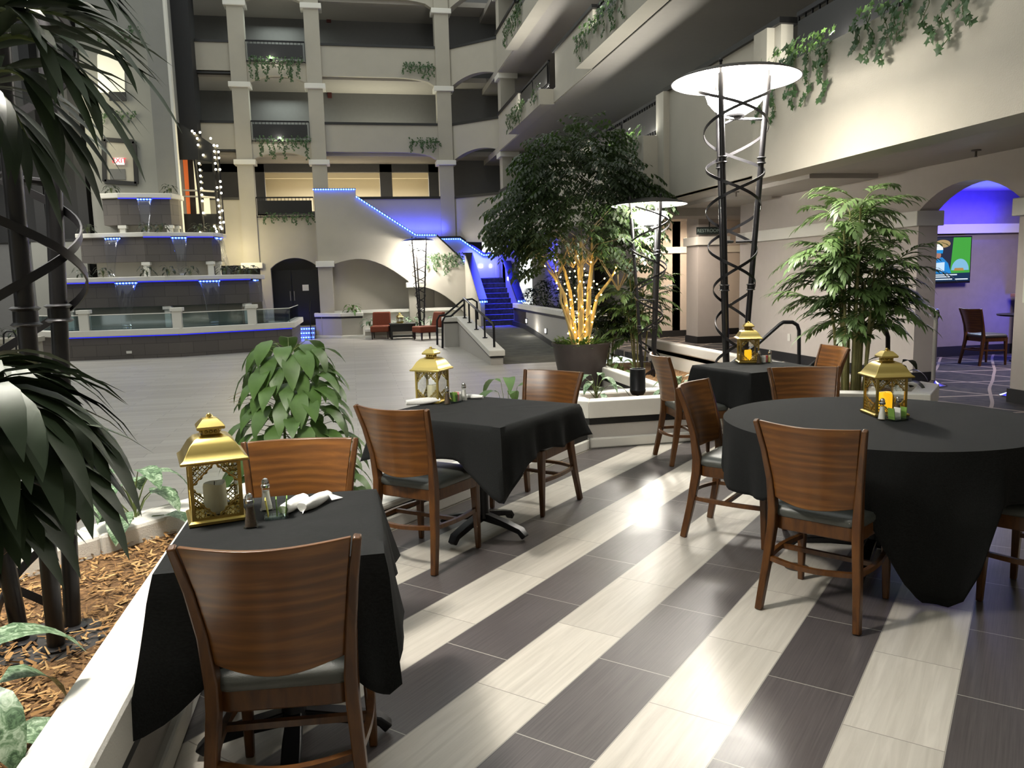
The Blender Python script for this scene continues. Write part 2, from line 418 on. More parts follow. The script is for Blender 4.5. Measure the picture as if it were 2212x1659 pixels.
def dup(root, loc, rz=0.0, label=None, group=None):
    r = root.copy(); COL.objects.link(r); r.location = loc; r.rotation_euler = (0, 0, rz)
    TM[r.name] = Matrix.Translation(Vector(loc)) @ Matrix.Rotation(rz, 4, 'Z')
    if label: r['label'] = label
    if group: r['group'] = group
    for ch in list(root.children):
        c = ch.copy(); COL.objects.link(c); c.parent = r; TM[c.name] = TM[r.name]
        for g in list(ch.children):
            d = g.copy(); COL.objects.link(d); d.parent = c
    return r
def offset_poly(poly, d):                # grow a convex counter-clockwise polygon by d
    n = len(poly); out = []
    for i in range(n):
        p0, p1, p2 = (Vector(poly[(i+k) % n]) for k in (-1, 0, 1))
        a, b = (p1-p0).normalized(), (p2-p1).normalized()
        na, nb = Vector((a.y, -a.x)), Vector((b.y, -b.x)); m = (na+nb); m = m/max(.3, m.dot(na))
        out.append(tuple(p1+m*d))
    return out
def wall_run(mb, pts, t, z0, z1, side=1): # wall of thickness t along an open polyline, mitred
    n = len(pts); P = [Vector(p) for p in pts]; off = []
    for i in range(n):
        dirs = []
        if i > 0: dirs.append((P[i]-P[i-1]).normalized())
        if i < n-1: dirs.append((P[i+1]-P[i]).normalized())
        ns = [Vector((-d.y, d.x))*side for d in dirs]; m = sum(ns, Vector((0, 0))); m = m/max(.35, m.dot(ns[0])); off.append(P[i]+m*t)
    for i in range(n-1):
        q = [P[i], P[i+1], off[i+1], off[i]]
        ar = sum(q[k].x*q[(k+1) % 4].y-q[(k+1) % 4].x*q[k].y for k in range(4))
        if ar < 0: q.reverse()
        mb.prism([tuple(p) for p in q], z0, z1)
    return mb
def run_offset(pts, d):
    n = len(pts); P = [Vector(p) for p in pts]; out = []
    for i in range(n):
        ds = []
        if i > 0: ds.append((P[i]-P[i-1]).normalized())
        if i < n-1: ds.append((P[i+1]-P[i]).normalized())
        ns = [Vector((-e.y, e.x)) for e in ds]; m = sum(ns, Vector((0, 0))); m = m/max(.35, m.dot(ns[0])); out.append(tuple(P[i]+m*d))
    return out
# ================================================================ SETTING
ZA = -.4                                   # level of the atrium; the dining terrace and the side corridor lie at 0
# floors
m = MB(); m.prism([(-.64, -2), (4.6, -2), (4.6, 6.52), (1.98, 6.52), (-.64, 3.89)], -.12, 0.0); struct(m.build('floor', 'tile', smooth=False))
m = MB(); m.prism([(4.6, -2), (13, -2), (13, 40), (5.32, 40), (5.32, 6.52), (4.6, 6.52)], -.12, -.002); struct(m.build('floor_carpet', 'carpet', smooth=False))
m = MB(); m.bx(-16, 5.32, 1.0, 40, ZA-.1, ZA); struct(m.build('floor_atrium', 'plank', smooth=False))
# ramp up to the stair foot
m = MB(); m.slab([(17.25, ZA), (23.2, ZA), (27.5, ZA), (27.5, 0.0), (23.2, 0.0), (17.25, ZA+.004)], (3.3, 0, 0), (0, 1, 0), (0, 0, 1), (1.72, 0, 0)); struct(m.build('floor_ramp', 'carpet_ramp', smooth=False))

def planter_wall(name, label, pts, side, ztop, zb, w=.17, cap_h=.15, z_stripe=True, base=True, group=None, cap='cap_white', face='planter_grey'):
    c = pts[0]; t = thing(name, label, 'planter wall', (c[0], c[1], zb), 0, group)
    ins = run_offset(pts, .035*side); ins2 = run_offset(pts, .025*side)
    m = MB(); wall_run(m, ins, w-.06, zb, ztop-cap_h+.01, side); m.build('wall', face, t, smooth=False)
    m = MB(); wall_run(m, pts, w, ztop-cap_h, ztop, side); m.build('cap', cap, t, smooth=False, bevel=.018)
    if z_stripe: m = MB(); wall_run(m, ins2, w-.05, ztop-cap_h-.06, ztop-cap_h-.002, side); m.build('stripe', 'stripe_black', t, smooth=False)
    if base: m = MB(); wall_run(m, run_offset(pts, .005*side), w-.03, zb, zb+.09, side); m.build('baseboard', 'trim_white', t, smooth=False, bevel=.012)
    return t
# low walls of the planters around the dining terrace
planter_wall('planter_wall', 'long white capped planter wall running past the nearest table', [(-.615, -1.2), (-.615, 3.87)], 1, .46, 0)
planter_wall('planter_wall', 'white planter wall behind the bark mulch at left', [(-.35, 4.62), (-1.25, 3.72), (-2.4, 2.6), (-2.9, 2.1)], 1, .45, ZA, w=.2)
planter_wall('planter_wall', 'low curb with white cap behind the chairs at the middle table', [(-.615, 3.895), (1.98, 6.49)], 1, .19, 0, w=.3, cap_h=.05)
planter_wall('planter_wall', 'white planter wall with black stripe below the black spotlight', [(1.86, 7.22), (1.86, 6.62), (1.98, 6.52), (3.62, 6.52), (4.84, 5.86), (5.34, 6.36), (5.34, 6.6)], 1, .42, 0)
planter_wall('planter_wall', 'narrow white back wall of the planter with the black spotlight', [(3.7, 7.1), (1.86, 7.22)], 1, .42, ZA, w=.17)
planter_wall('planter_wall', 'white corridor wall behind the spiral lamp, beside the handrail', [(5.34, 6.6), (5.34, 13.4)], 1, .36, ZA, w=.17, cap='rough_white', face='trim_white')
planter_wall('planter_wall', 'lower white planter wall behind the black spotlight with dark stripe', [(3.86, 13.2), (3.86, 8.6), (4.1, 8.2)], 1, .06, ZA, w=.17)
# right hand wall of the corridor with its arched opening
m = MB()
m.bx(7.12, 7.40, 8.97, 13.7, 0, 2.75)
m.bx(7.12, 7.40, 1.5, 7.41, 0, 2.75)
def arch_poly(y0, y1, spring, apex, top, n=14):      # opening profile seen along the wall, as the header polygon
    w_ = (y1-y0)/2; h_ = apex-spring; R_ = (w_*w_+h_*h_)/(2*h_); cy_ = apex-R_; ym = (y0+y1)/2; a0 = math.asin(w_/R_)
    pts = [(ym+R_*sin(-a0+2*a0*i/n), cy_+R_*cos(-a0+2*a0*i/n)) for i in range(n+1)]
    return pts+[(y1, top), (y0, top)]
m.slab(arch_poly(7.41, 8.97, 2.22, 2.50, 2.75), (7.12, 0, 0), (0, 1, 0), (0, 0, 1), (.28, 0, 0))
m.bx(7.40, 9.2, 13.42, 13.7, 0, 2.75)
struct(m.build('wall_right', 'wall_taupe', smooth=False))
m = MB(); m.bx(7.06, 7.46, 8.93, 13.76, 2.03, 2.22); m.bx(7.06, 7.46, 1.5, 7.46, 2.03, 2.22); m.bx(7.06, 9.2, 13.4, 13.76, 2.03, 2.22); struct(m.build('trim_1', 'trim_white', smooth=False, bevel=.01))
m = MB(); m.bx(7.10, 7.42, 8.95, 13.72, -.01, .15); m.bx(7.10, 7.42, 1.5, 7.43, -.01, .15); struct(m.build('baseboard_right', 'base_black', smooth=False))
# square pillar and wall ends farther down the corridor
m = MB(); m.bx(7.3, 7.95, 15.9, 16.5, 0, 2.75); struct(m.build('wall_pillar', 'wall_taupe', smooth=False))
m = MB(); m.bx(7.24, 8.01, 15.84, 16.56, 2.1, 2.28); struct(m.build('trim_2', 'trim_white', smooth=False, bevel=.01))
m = MB(); m.bx(7.28, 7.97, 15.88, 16.52, -.01, .15); struct(m.build('baseboard_pillar', 'base_black', smooth=False))
m = MB(); m.bx(6.7, 10.5, 18.0, 18.2, 0, 2.75); m.bx(7.6, 7.8, 18.0, 30, 0, 2.75); struct(m.build('wall_corridor_end', 'wall_taupe', smooth=False))
m = MB(); m.bx(6.7, 10.5, 17.96, 18.24, 2.0, 2.15); struct(m.build('trim_3', 'trim_white', smooth=False))
m = MB(); m.bx(6.7, 10.5, 17.98, 18.22, -.01, .15); struct(m.build('baseboard_corridor', 'base_black', smooth=False))
m = MB(); m.bx(6.45, 6.85, 24.0, 24.4, 0, 2.75); m.bx(6.9, 7.05, 22.5, 30.0, 0, 2.75); struct(m.build('wall_hall', 'wall_taupe', smooth=False))
# ceilings and slabs over the side corridor
m = MB(); m.bx(5.24, 13, 1.0, 31, 2.75, 2.9); struct(m.build('ceiling', 'ceiling', smooth=False))
m = MB(); m.bx(5.9, 6.9, 9.5, 10.9, 2.69, 2.752); m.bx(5.9, 6.9, 12.2, 13.6, 2.69, 2.752); m.bx(5.5, 9.5, 14.4, 15.2, 2.60, 2.752); struct(m.build('trim_4', 'ceiling', smooth=False))
for nm, z in (('ceiling_2', 5.80), ('ceiling_3', 8.36), ('ceiling_4', 10.95)):
    m = MB(); m.bx(5.22, 9.0, 1.0, 31, z, z+.2); struct(m.build(nm, 'ceiling', smooth=False))
m = MB(); m.bx(8.6, 8.8, 1.0, 31, 2.9, 13.5); struct(m.build('wall_upper_corridor', 'wall_cool', smooth=False))
# galleries of the right facade: solid parapets at x = 5.2, balcony troughs at x = 4.85
m = MB()
for y0, y1, z0, z1 in ((9.05, 12.77, 2.75, 4.44), (17.0, 27.2, 2.75, 4.44), (16.5, 19.6, 5.82, 6.99), (23.95, 27.2, 5.82, 6.99), (24.1, 27.2, 8.39, 9.59), (1.0, 9.05, 2.75, 3.3), (12.77, 17.0, 2.75, 3.6), (1.0, 16.5, 5.82, 6.3), (19.6, 23.95, 5.82, 6.15), (1.0, 24.1, 8.39, 8.8)):
    m.bx(5.2, 5.36, y0, y1, z0, z1)
struct(m.build('wall_right_gallery', 'wall', smooth=False))
m = MB()
for y0, y1, z0, z1 in ((1.0, 9.05, 2.6, 3.78), (12.7, 17.0, 2.6, 3.78), (1.0, 16.6, 5.82, 6.3), (19.8, 23.9, 5.78, 6.15), (1.0, 24.0, 8.22, 8.7)):
    m.bx(4.85, 5.22, y0, y1, z0, z1)
struct(m.build('wall_balcony_trough', 'wall', smooth=False))
m = MB()
for y0, y1, z in ((9.0, 12.8, 4.5), (16.9, 27.2, 4.5), (16.4, 19.7, 7.05), (23.9, 27.2, 7.05), (24.0, 27.2, 9.65)): m.bx(5.15, 5.42, y0, y1, z-.07, z)
struct(m.build('trim_5', 'stripe_black', smooth=False))
m = MB()
for y in (12.45, 9.2): m.bx(5.1, 5.24, y, y+.32, 2.76, 4.43)
struct(m.build('trim_6', 'wall', smooth=False))

# -------------------------------------------------- back facade
YF = 29.3
def FX(px, py): return at(px, py, YF).x
SILL = (4.53, 7.10, 9.74); TOP = (6.02, 8.62, 11.2)
XA, X0L, X0R, X1L, X1R, X2L, X2R = -5.6, -3.62, -3.09, -1.11, -.6, 3.37, 3.88
m = MB()
for k in range(3):
    zlo = (3.5, 6.15, 8.75)[k]
    m.bx(X1R, X2L, YF, YF+.25, zlo, SILL[k]-.07)                               # wide bay
    m.bx(XA, X0L, YF, YF+.25, zlo, SILL[k]-.07)                                # left bay
    m.bx(X0R, X1L, YF-.02, YF+.25, zlo if k else 3.7, SILL[k]-.62)             # under the balconies
m.bx(X1R, X2L, YF, YF+.25, ZA, 3.5)
m.bx(XA, X0L, YF, YF+.25, 2.2, 3.5)
m.slab(arch_poly(-2.74, -1.08, 2.06, 2.42, 3.7), (0, YF-.02, 0), (1, 0, 0), (0, 0, 1), (0, .27, 0)); m.bx(X0R, -2.74, YF-.02, YF+.25, ZA, 3.7)
def header(x0, x1, spring, apex, top, half=False):
    n = 14; pts = []
    if half:                                                                   # flat from the left, falling to the right column
        for i in range(n+1):
            t = i/n; pts.append((x0+(x1-x0)*t, apex if t < .62 else spring+(apex-spring)*sqrt(max(0, 1-((t-.62)/.38)**2))))
        return pts+[(x1, top), (x0, top)]
    return arch_poly(x0, x1, spring, apex, top)
for k in range(3):
    sp, ap = SILL[k]+1.28, SILL[k]+1.53
    m.slab(header(X0R, X1L, sp, ap, (6.15, 8.75, 11.6)[k]), (0, YF-.02, 0), (1, 0, 0), (0, 0, 1), (0, .27, 0))
    m.slab(header(X1R, X2L, sp-.02, ap+.03, (6.15, 8.75, 11.6)[k], True), (0, YF, 0), (1, 0, 0), (0, 0, 1), (0, .25, 0))
for x0, x1 in ((X0L, X0R), (X1L, X1R), (X2L, X2R)): m.bx(x0, x1, YF-.08, YF+.35, 2.2 if x0 < -3 else ZA, 13.5)
struct(m.build('wall_back', 'wall', smooth=False))
# 45 degree bay and the corner column
P2 = Vector((X2R, YF, 0)); P3 = Vector((5.62, 27.6, 0)); E45 = (P3-P2).normalized(); L45 = (P3-P2).length; N45 = Vector((E45.y, -E45.x, 0)); N45 = N45 if N45.y > 0 else -N45
m = MB()
for k in range(3):
    s0, s1, zl = 0.0, L45, (3.5, 6.15, 8.75)[k]
    m.slab([(s0, zl), (s1, zl), (s1, SILL[k]-.07), (s0, SILL[k]-.07)], P2, E45, (0, 0, 1), N45*.25)
    m.slab(arch_poly(s0, s1, SILL[k]+1.25, SILL[k]+1.58, (6.15, 8.75, 11.6)[k]), P2, E45, (0, 0, 1), N45*.25)
m.slab([(0, 2.9), (L45, 2.75), (L45, 3.5), (0, 3.5)], P2, E45, (0, 0, 1), N45*.25)
m.box((5.55, 27.45, 6.9), (.5, .5, 13.2))
struct(m.build('wall_back_corner', 'wall', smooth=False))
m = MB()
for k in range(3):
    m.slab([(-.02, SILL[k]-.08), (L45, SILL[k]-.08), (L45, SILL[k]), (-.02, SILL[k])], P2-N45*.04, E45, (0, 0, 1), N45*.33)
    m.bx(X1R, X2L, YF-.04, YF+.29, SILL[k]-.08, SILL[k]); m.bx(XA, X0L, YF-.04, YF+.29, SILL[k]-.08, SILL[k])
    m.bx(XA, X0L, YF-.03, YF+.27, SILL[k]+1.55, SILL[k]+1.6)
struct(m.build('trim_7', 'stripe_black', smooth=False))
m = MB()
for k in range(3):
    z = SILL[k]+1.1
    for x0, x1 in ((X0L, X0R), (X1L, X1R), (X2L, X2R)): m.bx(x0-.1, x1+.1, YF-.16, YF+.4, z, z+.17)
    m.box((5.55, 27.45, z+.08), (.68, .68, .17))
m.bx(X0L-.1, X0R+.1, YF-.16, YF+.4, 2.08, 2.28)
struct(m.build('trim_8', 'trim_white', smooth=False, bevel=.015))
# rear walls and slabs of the back galleries
m = MB()
for k in (1, 2): m.bx(XA-1, 9, YF+2.2, YF+2.4, SILL[k]-1.0, SILL[k]+2.2)
z = SILL[0]
for x0, x1 in ((XA-1, -2.95), (-.95, -.72), (1.32, 1.78), (3.2, 9)): m.bx(x0, x1, YF+2.2, YF+2.4, z-1.0, z+2.2)
m.bx(XA-1, 9, YF+2.2, YF+2.4, z-1, z-.3); m.bx(XA-1, 9, YF+2.2, YF+2.4, z+1.15, z+2.2)
m.bx(3.9, 9, YF+1.2, YF+1.4, 3.5, 12)
struct(m.build('wall_back_corridor', 'wall_dark', smooth=False))
m = MB()
for z in (3.5, 6.1, 8.7, 11.3): m.bx(XA-1, 9, YF+.2, YF+2.4, z-.12, z+.05)
struct(m.build('ceiling_back', 'ceiling', smooth=False))
# lit function room behind the first gallery
m = MB(); m.bx(-3.4, 4, YF+6.4, YF+6.5, 3.4, 6.2); m.bx(-3.4, -3.3, YF+2.4, YF+6.5, 3.4, 6.2); m.bx(4, 4.1, YF+2.4, YF+6.5, 3.4, 6.2); m.bx(-3.4, 4.1, YF+2.4, YF+6.5, 5.95, 6.1); m.bx(-3.4, 4.1, YF+2.4, YF+6.5, 3.3, 3.5)
m.bx(-3.4, 4.1, YF+4.3, YF+4.5, 5.72, 5.96)
struct(m.build('wall_function_room', 'room_warm', smooth=False))
# dark ground floor behind the arches of the stair wall
m = MB(); m.bx(-8, 5, YF+.9, YF+1.0, ZA, 3.4); struct(m.build('wall_ground_floor', 'wall_dark', smooth=False))
# tower behind the fountain, lift shaft, left hand side of the atrium
TW = [(-7.85, 27.5), (-7.62, 27.0), (-5.75, 27.0), (-5.27, 27.4), (-5.27, 30), (-7.85, 30)]
m = MB(); m.prism(TW, 4.7 if False else 0.0, 13.5); struct(m.build('wall_tower', 'wall_cool', smooth=False))
m = MB(); m.bx(-5.27, -5.19, 27.42, 27.7, ZA, 13.5); struct(m.build('trim_9', 'trim_white', smooth=False))
m = MB(); m.bx(-5.45, -4.72, 28.6, 29.6, 6.05, 13.5); struct(m.build('wall_lift_shaft', 'base_black', smooth=False))
m = MB(); m.bx(-16, -7.9, 29.4, 29.6, ZA, 13.5); m.bx(-16.2, -16, 1, 29.6, ZA, 13.5); struct(m.build('wall_left', 'wall_dark', smooth=False))
m = MB(); m.bx(-9.9, -8.3, 28.0, 28.2, ZA, 3.05); struct(m.build('wall_left_screen', 'wall_cool', smooth=False))
m = MB(); m.bx(-9.95, -8.25, 27.97, 28.23, 3.05, 3.12); m.bx(-9.1, -9.04, 27.96, 28.0, ZA, 3.05); m.bx(-16, -7.95, 29.3, 29.4, 3.1, 6.6); m.bx(-8.6, -8.3, 28.6, 29.3, ZA, 13); m.bx(-9.9, -9.6, 28.6, 29.3, ZA, 13); struct(m.build('trim_10', 'base_black', smooth=False))
m = MB(); m.bx(-12.0, -10.4, 29.2, 29.38, 6.9, 8.2); m.bx(-9.6, -8.2, 29.2, 29.38, 9.9, 11.6); struct(m.build('wall_left_panel', 'wall_cool', smooth=False))
m = MB(); m.bx(X0L-.6, X0R+.02, YF-.05, YF+.02, ZA, 2.2) if False else None
# walls behind and over the camera side of the atrium close the space
m = MB(); m.bx(-16, 13, -2.3, -2.1, ZA, 13.5); m.bx(12.8, 13, -2, 31, 0, 2.8); struct(m.build('wall_front', 'wall', smooth=False))

# -------------------------------------------------- bar room behind the arch
m = MB(); m.bx(7.4, 12.8, 11.6, 11.75, 0, 2.75); struct(m.build('wall_bar', 'wall_bar', smooth=False))
m = MB(); m.bx(7.4, 12.8, 11.52, 11.62, 2.05, 2.2); struct(m.build('trim_11', 'trim_white', smooth=False))
m = MB(); m.bx(7.4, 12.8, 11.57, 11.62, -.01, .17); struct(m.build('baseboard_bar', 'base_black', smooth=False))
# ================================================================ DINING FURNITURE
CHAIRS = 'wooden dining chairs with dark cushions'
def lerp(a, b, t): return a+(b-a)*t
def make_chair(name, label, loc, rz, tall=.868):
    t = thing(name, label, 'chair', loc, rz, CHAIRS)
    # seat cushion: rounded trapezoid, domed
    def outline(sc, n=7):
        hw_f, hw_r, yf, yr, r = .222*sc, .195*sc, .215*sc, -.195*sc, .05
        cs = [((hw_f-r, yf-r), 0), ((-hw_f+r, yf-r), 90), ((-hw_r+r, yr+r), 180), ((hw_r-r, yr+r), 270)]
        return [(c[0]+r*cos(radians(a+90*i/n)), c[1]+r*sin(radians(a+90*i/n))) for c, a in cs for i in range(n+1)]
    m = MB(); rings = [(.97, .425), (1.0, .437), (1.0, .452), (.96, .468), (.8, .48), (.5, .487)]
    n = len(outline(1)); vs = []
    for sc, z in rings: vs += [(x, y, z) for x, y in outline(sc)]
    vs.append((0, 0, .489)); fs = [tuple(range(n-1, -1, -1))]
    for i in range(len(rings)-1): fs += [(i*n+k, i*n+(k+1) % n, (i+1)*n+(k+1) % n, (i+1)*n+k) for k in range(n)]
    b = (len(rings)-1)*n; fs += [(b+k, b+(k+1) % n, len(vs)-1) for k in range(n)]
    m.add(vs, fs); m.build('seat', 'cushion', t, local=True, angle=60)
    m = MB(); o1, o2 = outline(.955), outline(.955)
    m.prism(o1, .362, .428); m.build('seat_frame', 'wood_frame', t, local=True, angle=50, bevel=.006)
    # rear legs run up into the back posts
    def post(sg):
        zs = [0, .2, .38, .46, .60, .74, tall]
        xs = [.212, .196, .182, .181, .190, .206, .226]; ys = [-.262, -.222, -.196, -.193, -.212, -.248, -.292]
        return [Vector((sg*x, y, z)) for x, y, z in zip(xs, ys, zs)]
    for sg in (1, -1):
        p = post(sg); m = MB()
        m.sweep(p, [(.030, .036), (.034, .042), (.036, .05), (.036, .05), (.03, .036), (.026, .03), (.022, .026)], (0, 1, 0)); m.build('leg', 'wood_frame', t, local=True, angle=30, bevel=.005)
        m = MB(); m.sweep([(sg*.196, .196, 0), (sg*.19, .188, .36), (sg*.19, .188, .425)], [(.026, .026), (.042, .042), (.042, .042)], (0, 1, 0)); m.build('leg', 'wood_frame', t, local=True, angle=30, bevel=.005)
    # bent backrest panel between the posts
    m = MB(); nu, nv = 12, 8; front = []; back = []
    a, b = post(1), post(-1)
    def along(p, z):
        for i in range(len(p)-1):
            if p[i].z <= z <= p[i+1].z+1e-6: return p[i].lerp(p[i+1], (z-p[i].z)/(p[i+1].z-p[i].z))
        return p[-1]
    for j in range(nv+1):
        v = j/nv
        for i in range(nu+1):
            u = i/nu
            z = lerp(.515-.02*sin(pi*u), tall-.004*sin(pi*u), v)
            L, Rr = along(b, z), along(a, z); q = L.lerp(Rr, lerp(.035, .965, u)); bow = .058*sin(pi*u)
            front.append((q.x, q.y-bow+.009, z)); back.append((q.x, q.y-bow-.009, z))
    W_ = nu+1; fs = []
    N_ = len(front)
    for j in range(nv):
        for i in range(nu):
            a_ = j*W_+i; fs += [(a_+1, a_, a_+W_, a_+W_+1), (N_+a_, N_+a_+1, N_+a_+W_+1, N_+a_+W_)]
    for i in range(nu): fs += [(i, i+1, N_+i+1, N_+i), (nv*W_+i+1, nv*W_+i, N_+nv*W_+i, N_+nv*W_+i+1)]
    for j in range(nv): fs += [(j*W_+W_, j*W_, N_+j*W_, N_+j*W_+W_), (j*W_+nu, j*W_+nu+W_, N_+j*W_+nu+W_, N_+j*W_+nu)]
    m.add(front+back, fs); m.build('backrest', 'wood', t, local=True, angle=40, bevel=.003)
    # hoop of stretchers low between the legs
    m = MB()
    def arc(p0, p1, bow, n=10): return [(lerp(p0[0], p1[0], i/n)+bow[0]*sin(pi*i/n), lerp(p0[1], p1[1], i/n)+bow[1]*sin(pi*i/n), lerp(p0[2], p1[2], i/n)) for i in range(n+1)]
    m.sweep(arc((-.19, -.215, .235), (.19, -.215, .235), (0, -.055)), (.022, .02), (0, 0, 1)); m.build('stretcher', 'wood_frame', t, local=True)
    for sg in (1, -1):
        m = MB(); m.sweep(arc((sg*.19, -.215, .235), (sg*.19, .188, .225), (sg*.02, 0)), (.02, .022), (0, 0, 1)); m.build('stretcher', 'wood_frame', t, local=True)
    m = MB(); m.sweep([(-.2, -.02, .229), (.2, -.02, .229)], (.02, .02), (0, 0, 1)); m.build('stretcher', 'wood_frame', t, local=True)
    return t
def rzh(deg): return radians(deg-90)
chair0 = make_chair('dining_chair', 'wooden dining chair with its back to the viewer at the nearest black table', (-.215, 2.27, 0), rzh(85))
for x, y, h, lab in (
    (-.27, 2.99, -97, 'wooden dining chair facing the viewer across the nearest table, before the bushy plant'),
    (.355, 4.225, 49.5, 'wooden dining chair with wavy grain back left of the middle square table'),
    (1.12, 4.99, -135.5, 'wooden dining chair at the far corner of the middle square table, back to the pot'),
    (2.68, 5.90, -4, 'wooden dining chair left of the small square table, seen edge on by the spotlight'),
    (3.66, 5.95, 174, 'wooden dining chair right of the small square table, in front of the bamboo palm'),
    (2.14, 4.07, -46, 'wooden dining chair with dark reddish back turned sideways, left of the round table'),
    (2.06, 3.09, 37.7, 'wooden dining chair with back to the viewer at the front of the round table'),
    (2.83, 4.43, -107, 'wooden dining chair behind the round table, only its backrest showing'),
    (2.98, 2.84, 117, 'wooden dining chair cut off by the right edge, right of the round table')):
    dup(chair0, (x, y, 0), rzh(h), lab, CHAIRS)
# -------------------------------------------------- tables
def make_table(label, c, rz, half, square=True):
    t = thing('dining_table', label, 'table', (c[0], c[1], 0), rz, 'tables of the dining terrace')
    m = MB()
    if square: m.box((0, 0, .715), (half[0]*2, half[1]*2, .03))
    else: m.lathe([(half[0], .70), (half[0], .73)], 40)
    m.build('tabletop', 'wood_dark', t, local=True)
    m = MB(); m.lathe([(.05, .1), (.038, .14), (.038, .66), (.12, .69), (.12, .70)], 18); m.build('column', 'metal_black', t, local=True)
    for k in range(4):
        a = k*pi/2+(0 if square else pi/4); L = .30 if square else .42
        m = MB(); m.sweep([(0.02*cos(a), 0.02*sin(a), .105), (L*.5*cos(a), L*.5*sin(a), .085), (L*.9*cos(a), L*.9*sin(a), .055), (L*cos(a), L*sin(a), .02)], [(.05, .05), (.06, .035), (.06, .03), (.045, .035)], (0, 0, 1)); m.build('foot', 'metal_black', t, local=True, bevel=.006)
    return t
make_table('square pedestal table under black linen, nearest the viewer', (-.25, 2.515), 0, (.28, .33))
make_table('square pedestal table under black linen in the middle, set diagonally', (.70, 4.50), radians(45), (.38, .40))
make_table('small square table under black linen before the tall spiral lamp', (3.18, 5.85), radians(14), (.33, .33))
make_table('large round table under long black linen at right', (2.58, 3.49), 0, (.73, .73), False)
def cloth(label, c, rz, half, drop, corner_extra, seed, z=.745, flat=None, group='black tablecloths'):
    """square linen: flat top, rounded edge, skirt that hangs in folds and points at the corners"""
    rnd = random.Random(seed); hx, hy = half; r = .03; per = []
    def side(p0, p1, nrm, n):
        for i in range(n): per.append((lerp(p0[0], p1[0], i/n), lerp(p0[1], p1[1], i/n), nrm[0], nrm[1]))
    N = 26
    side((hx, -hy), (hx, hy), (1, 0), N); side((hx, hy), (-hx, hy), (0, 1), N); side((-hx, hy), (-hx, -hy), (-1, 0), N); side((-hx, -hy), (hx, -hy), (0, -1), N)
    n = len(per); ph = [rnd.uniform(0, 6.28) for _ in range(6)]; corners = [(hx, -hy), (hx, hy), (-hx, hy), (-hx, -hy)]
    def cw(i):
        best = 0; which = 0
        for q, cc in enumerate(corners):
            d = hypot(per[i][0]-cc[0], per[i][1]-cc[1]); v_ = math.exp(-(d/.13)**2)
            if v_ > best: best, which = v_, q
        return best, which
    R_ = 12; vs = []; fs = []
    for s in (.25, .5, .75, .95):
        for x, y, nx, ny in per: vs.append((x*s, y*s, z+.0008*sin(x*23+ph[0])*sin(y*19+ph[1])))
    k0 = 4
    for j in range(R_+1):
        v = j/R_
        for i, (x, y, nx, ny) in enumerate(per):
            w_, q = cw(i); cx_, cy_ = corners[q]; dn = hypot(cx_, cy_)
            ox, oy = (nx*(1-w_)+cx_/dn*w_, ny*(1-w_)+cy_/dn*w_)
            L = drop[i//N] if not isinstance(drop, (int, float)) else drop
            nxt = drop[(i//N+1) % 4] if not isinstance(drop, (int, float)) else drop
            ex = corner_extra[q] if isinstance(corner_extra, (list, tuple)) else corner_extra
            hm = L*(1-w_)+(min(L, nxt)+ex)*w_ + .012*sin(i*.55+ph[2])
            fold = (.012+.03*w_)*sin(i*.62+ph[3])+.008*sin(i*1.35+ph[4])+.05*w_
            flare = .006+v**1.2*(fold+.018)
            if flat is not None and i//N == flat and w_ < .5: flare = .006+.012*v
            zz = z-.004-hm*v; rr = .012*min(1, v*8)
            vs.append((x+ox*(rr+flare), y+oy*(rr+flare), z if j == 0 else zz))
    for j in range(k0+R_): fs += [(j*n+i, (j+1)*n+i, (j+1)*n+(i+1) % n, j*n+(i+1) % n) for i in range(n)]
    fs.append(tuple(range(n)))
    m = MB(); m.add([(p[0], p[1], p[2]) for p in vs], [tuple(reversed(f)) for f in fs])
    Mx = Matrix.Translation((c[0], c[1], 0)) @ Matrix.Rotation(rz, 4, 'Z'); m.v = [tuple(Mx @ Vector(p)) for p in m.v]
    o = m.build('tablecloth', 'linen', None, angle=75, solid=.003)
    return tag(o, label, 'tablecloth', group)
cloth('black linen draped over the nearest square table by the lantern with ivory candle', (-.25, 2.515), 0, (.30, .35), (.24, .2, .32, .27), (.16, .1, .08, .16), 3, flat=3)
cloth('black linen on the middle square table, hanging in a long front corner', (.70, 4.50), radians(45), (.415, .43), (.2, .16, .2, .19), (.0, .03, .06, .2), 5)
cloth('black linen on the small square table before the tall spiral lamp', (3.18, 5.85), radians(14), (.345, .345), (.28, .25, .27, .5), (.06, .03, .05, .1), 9)
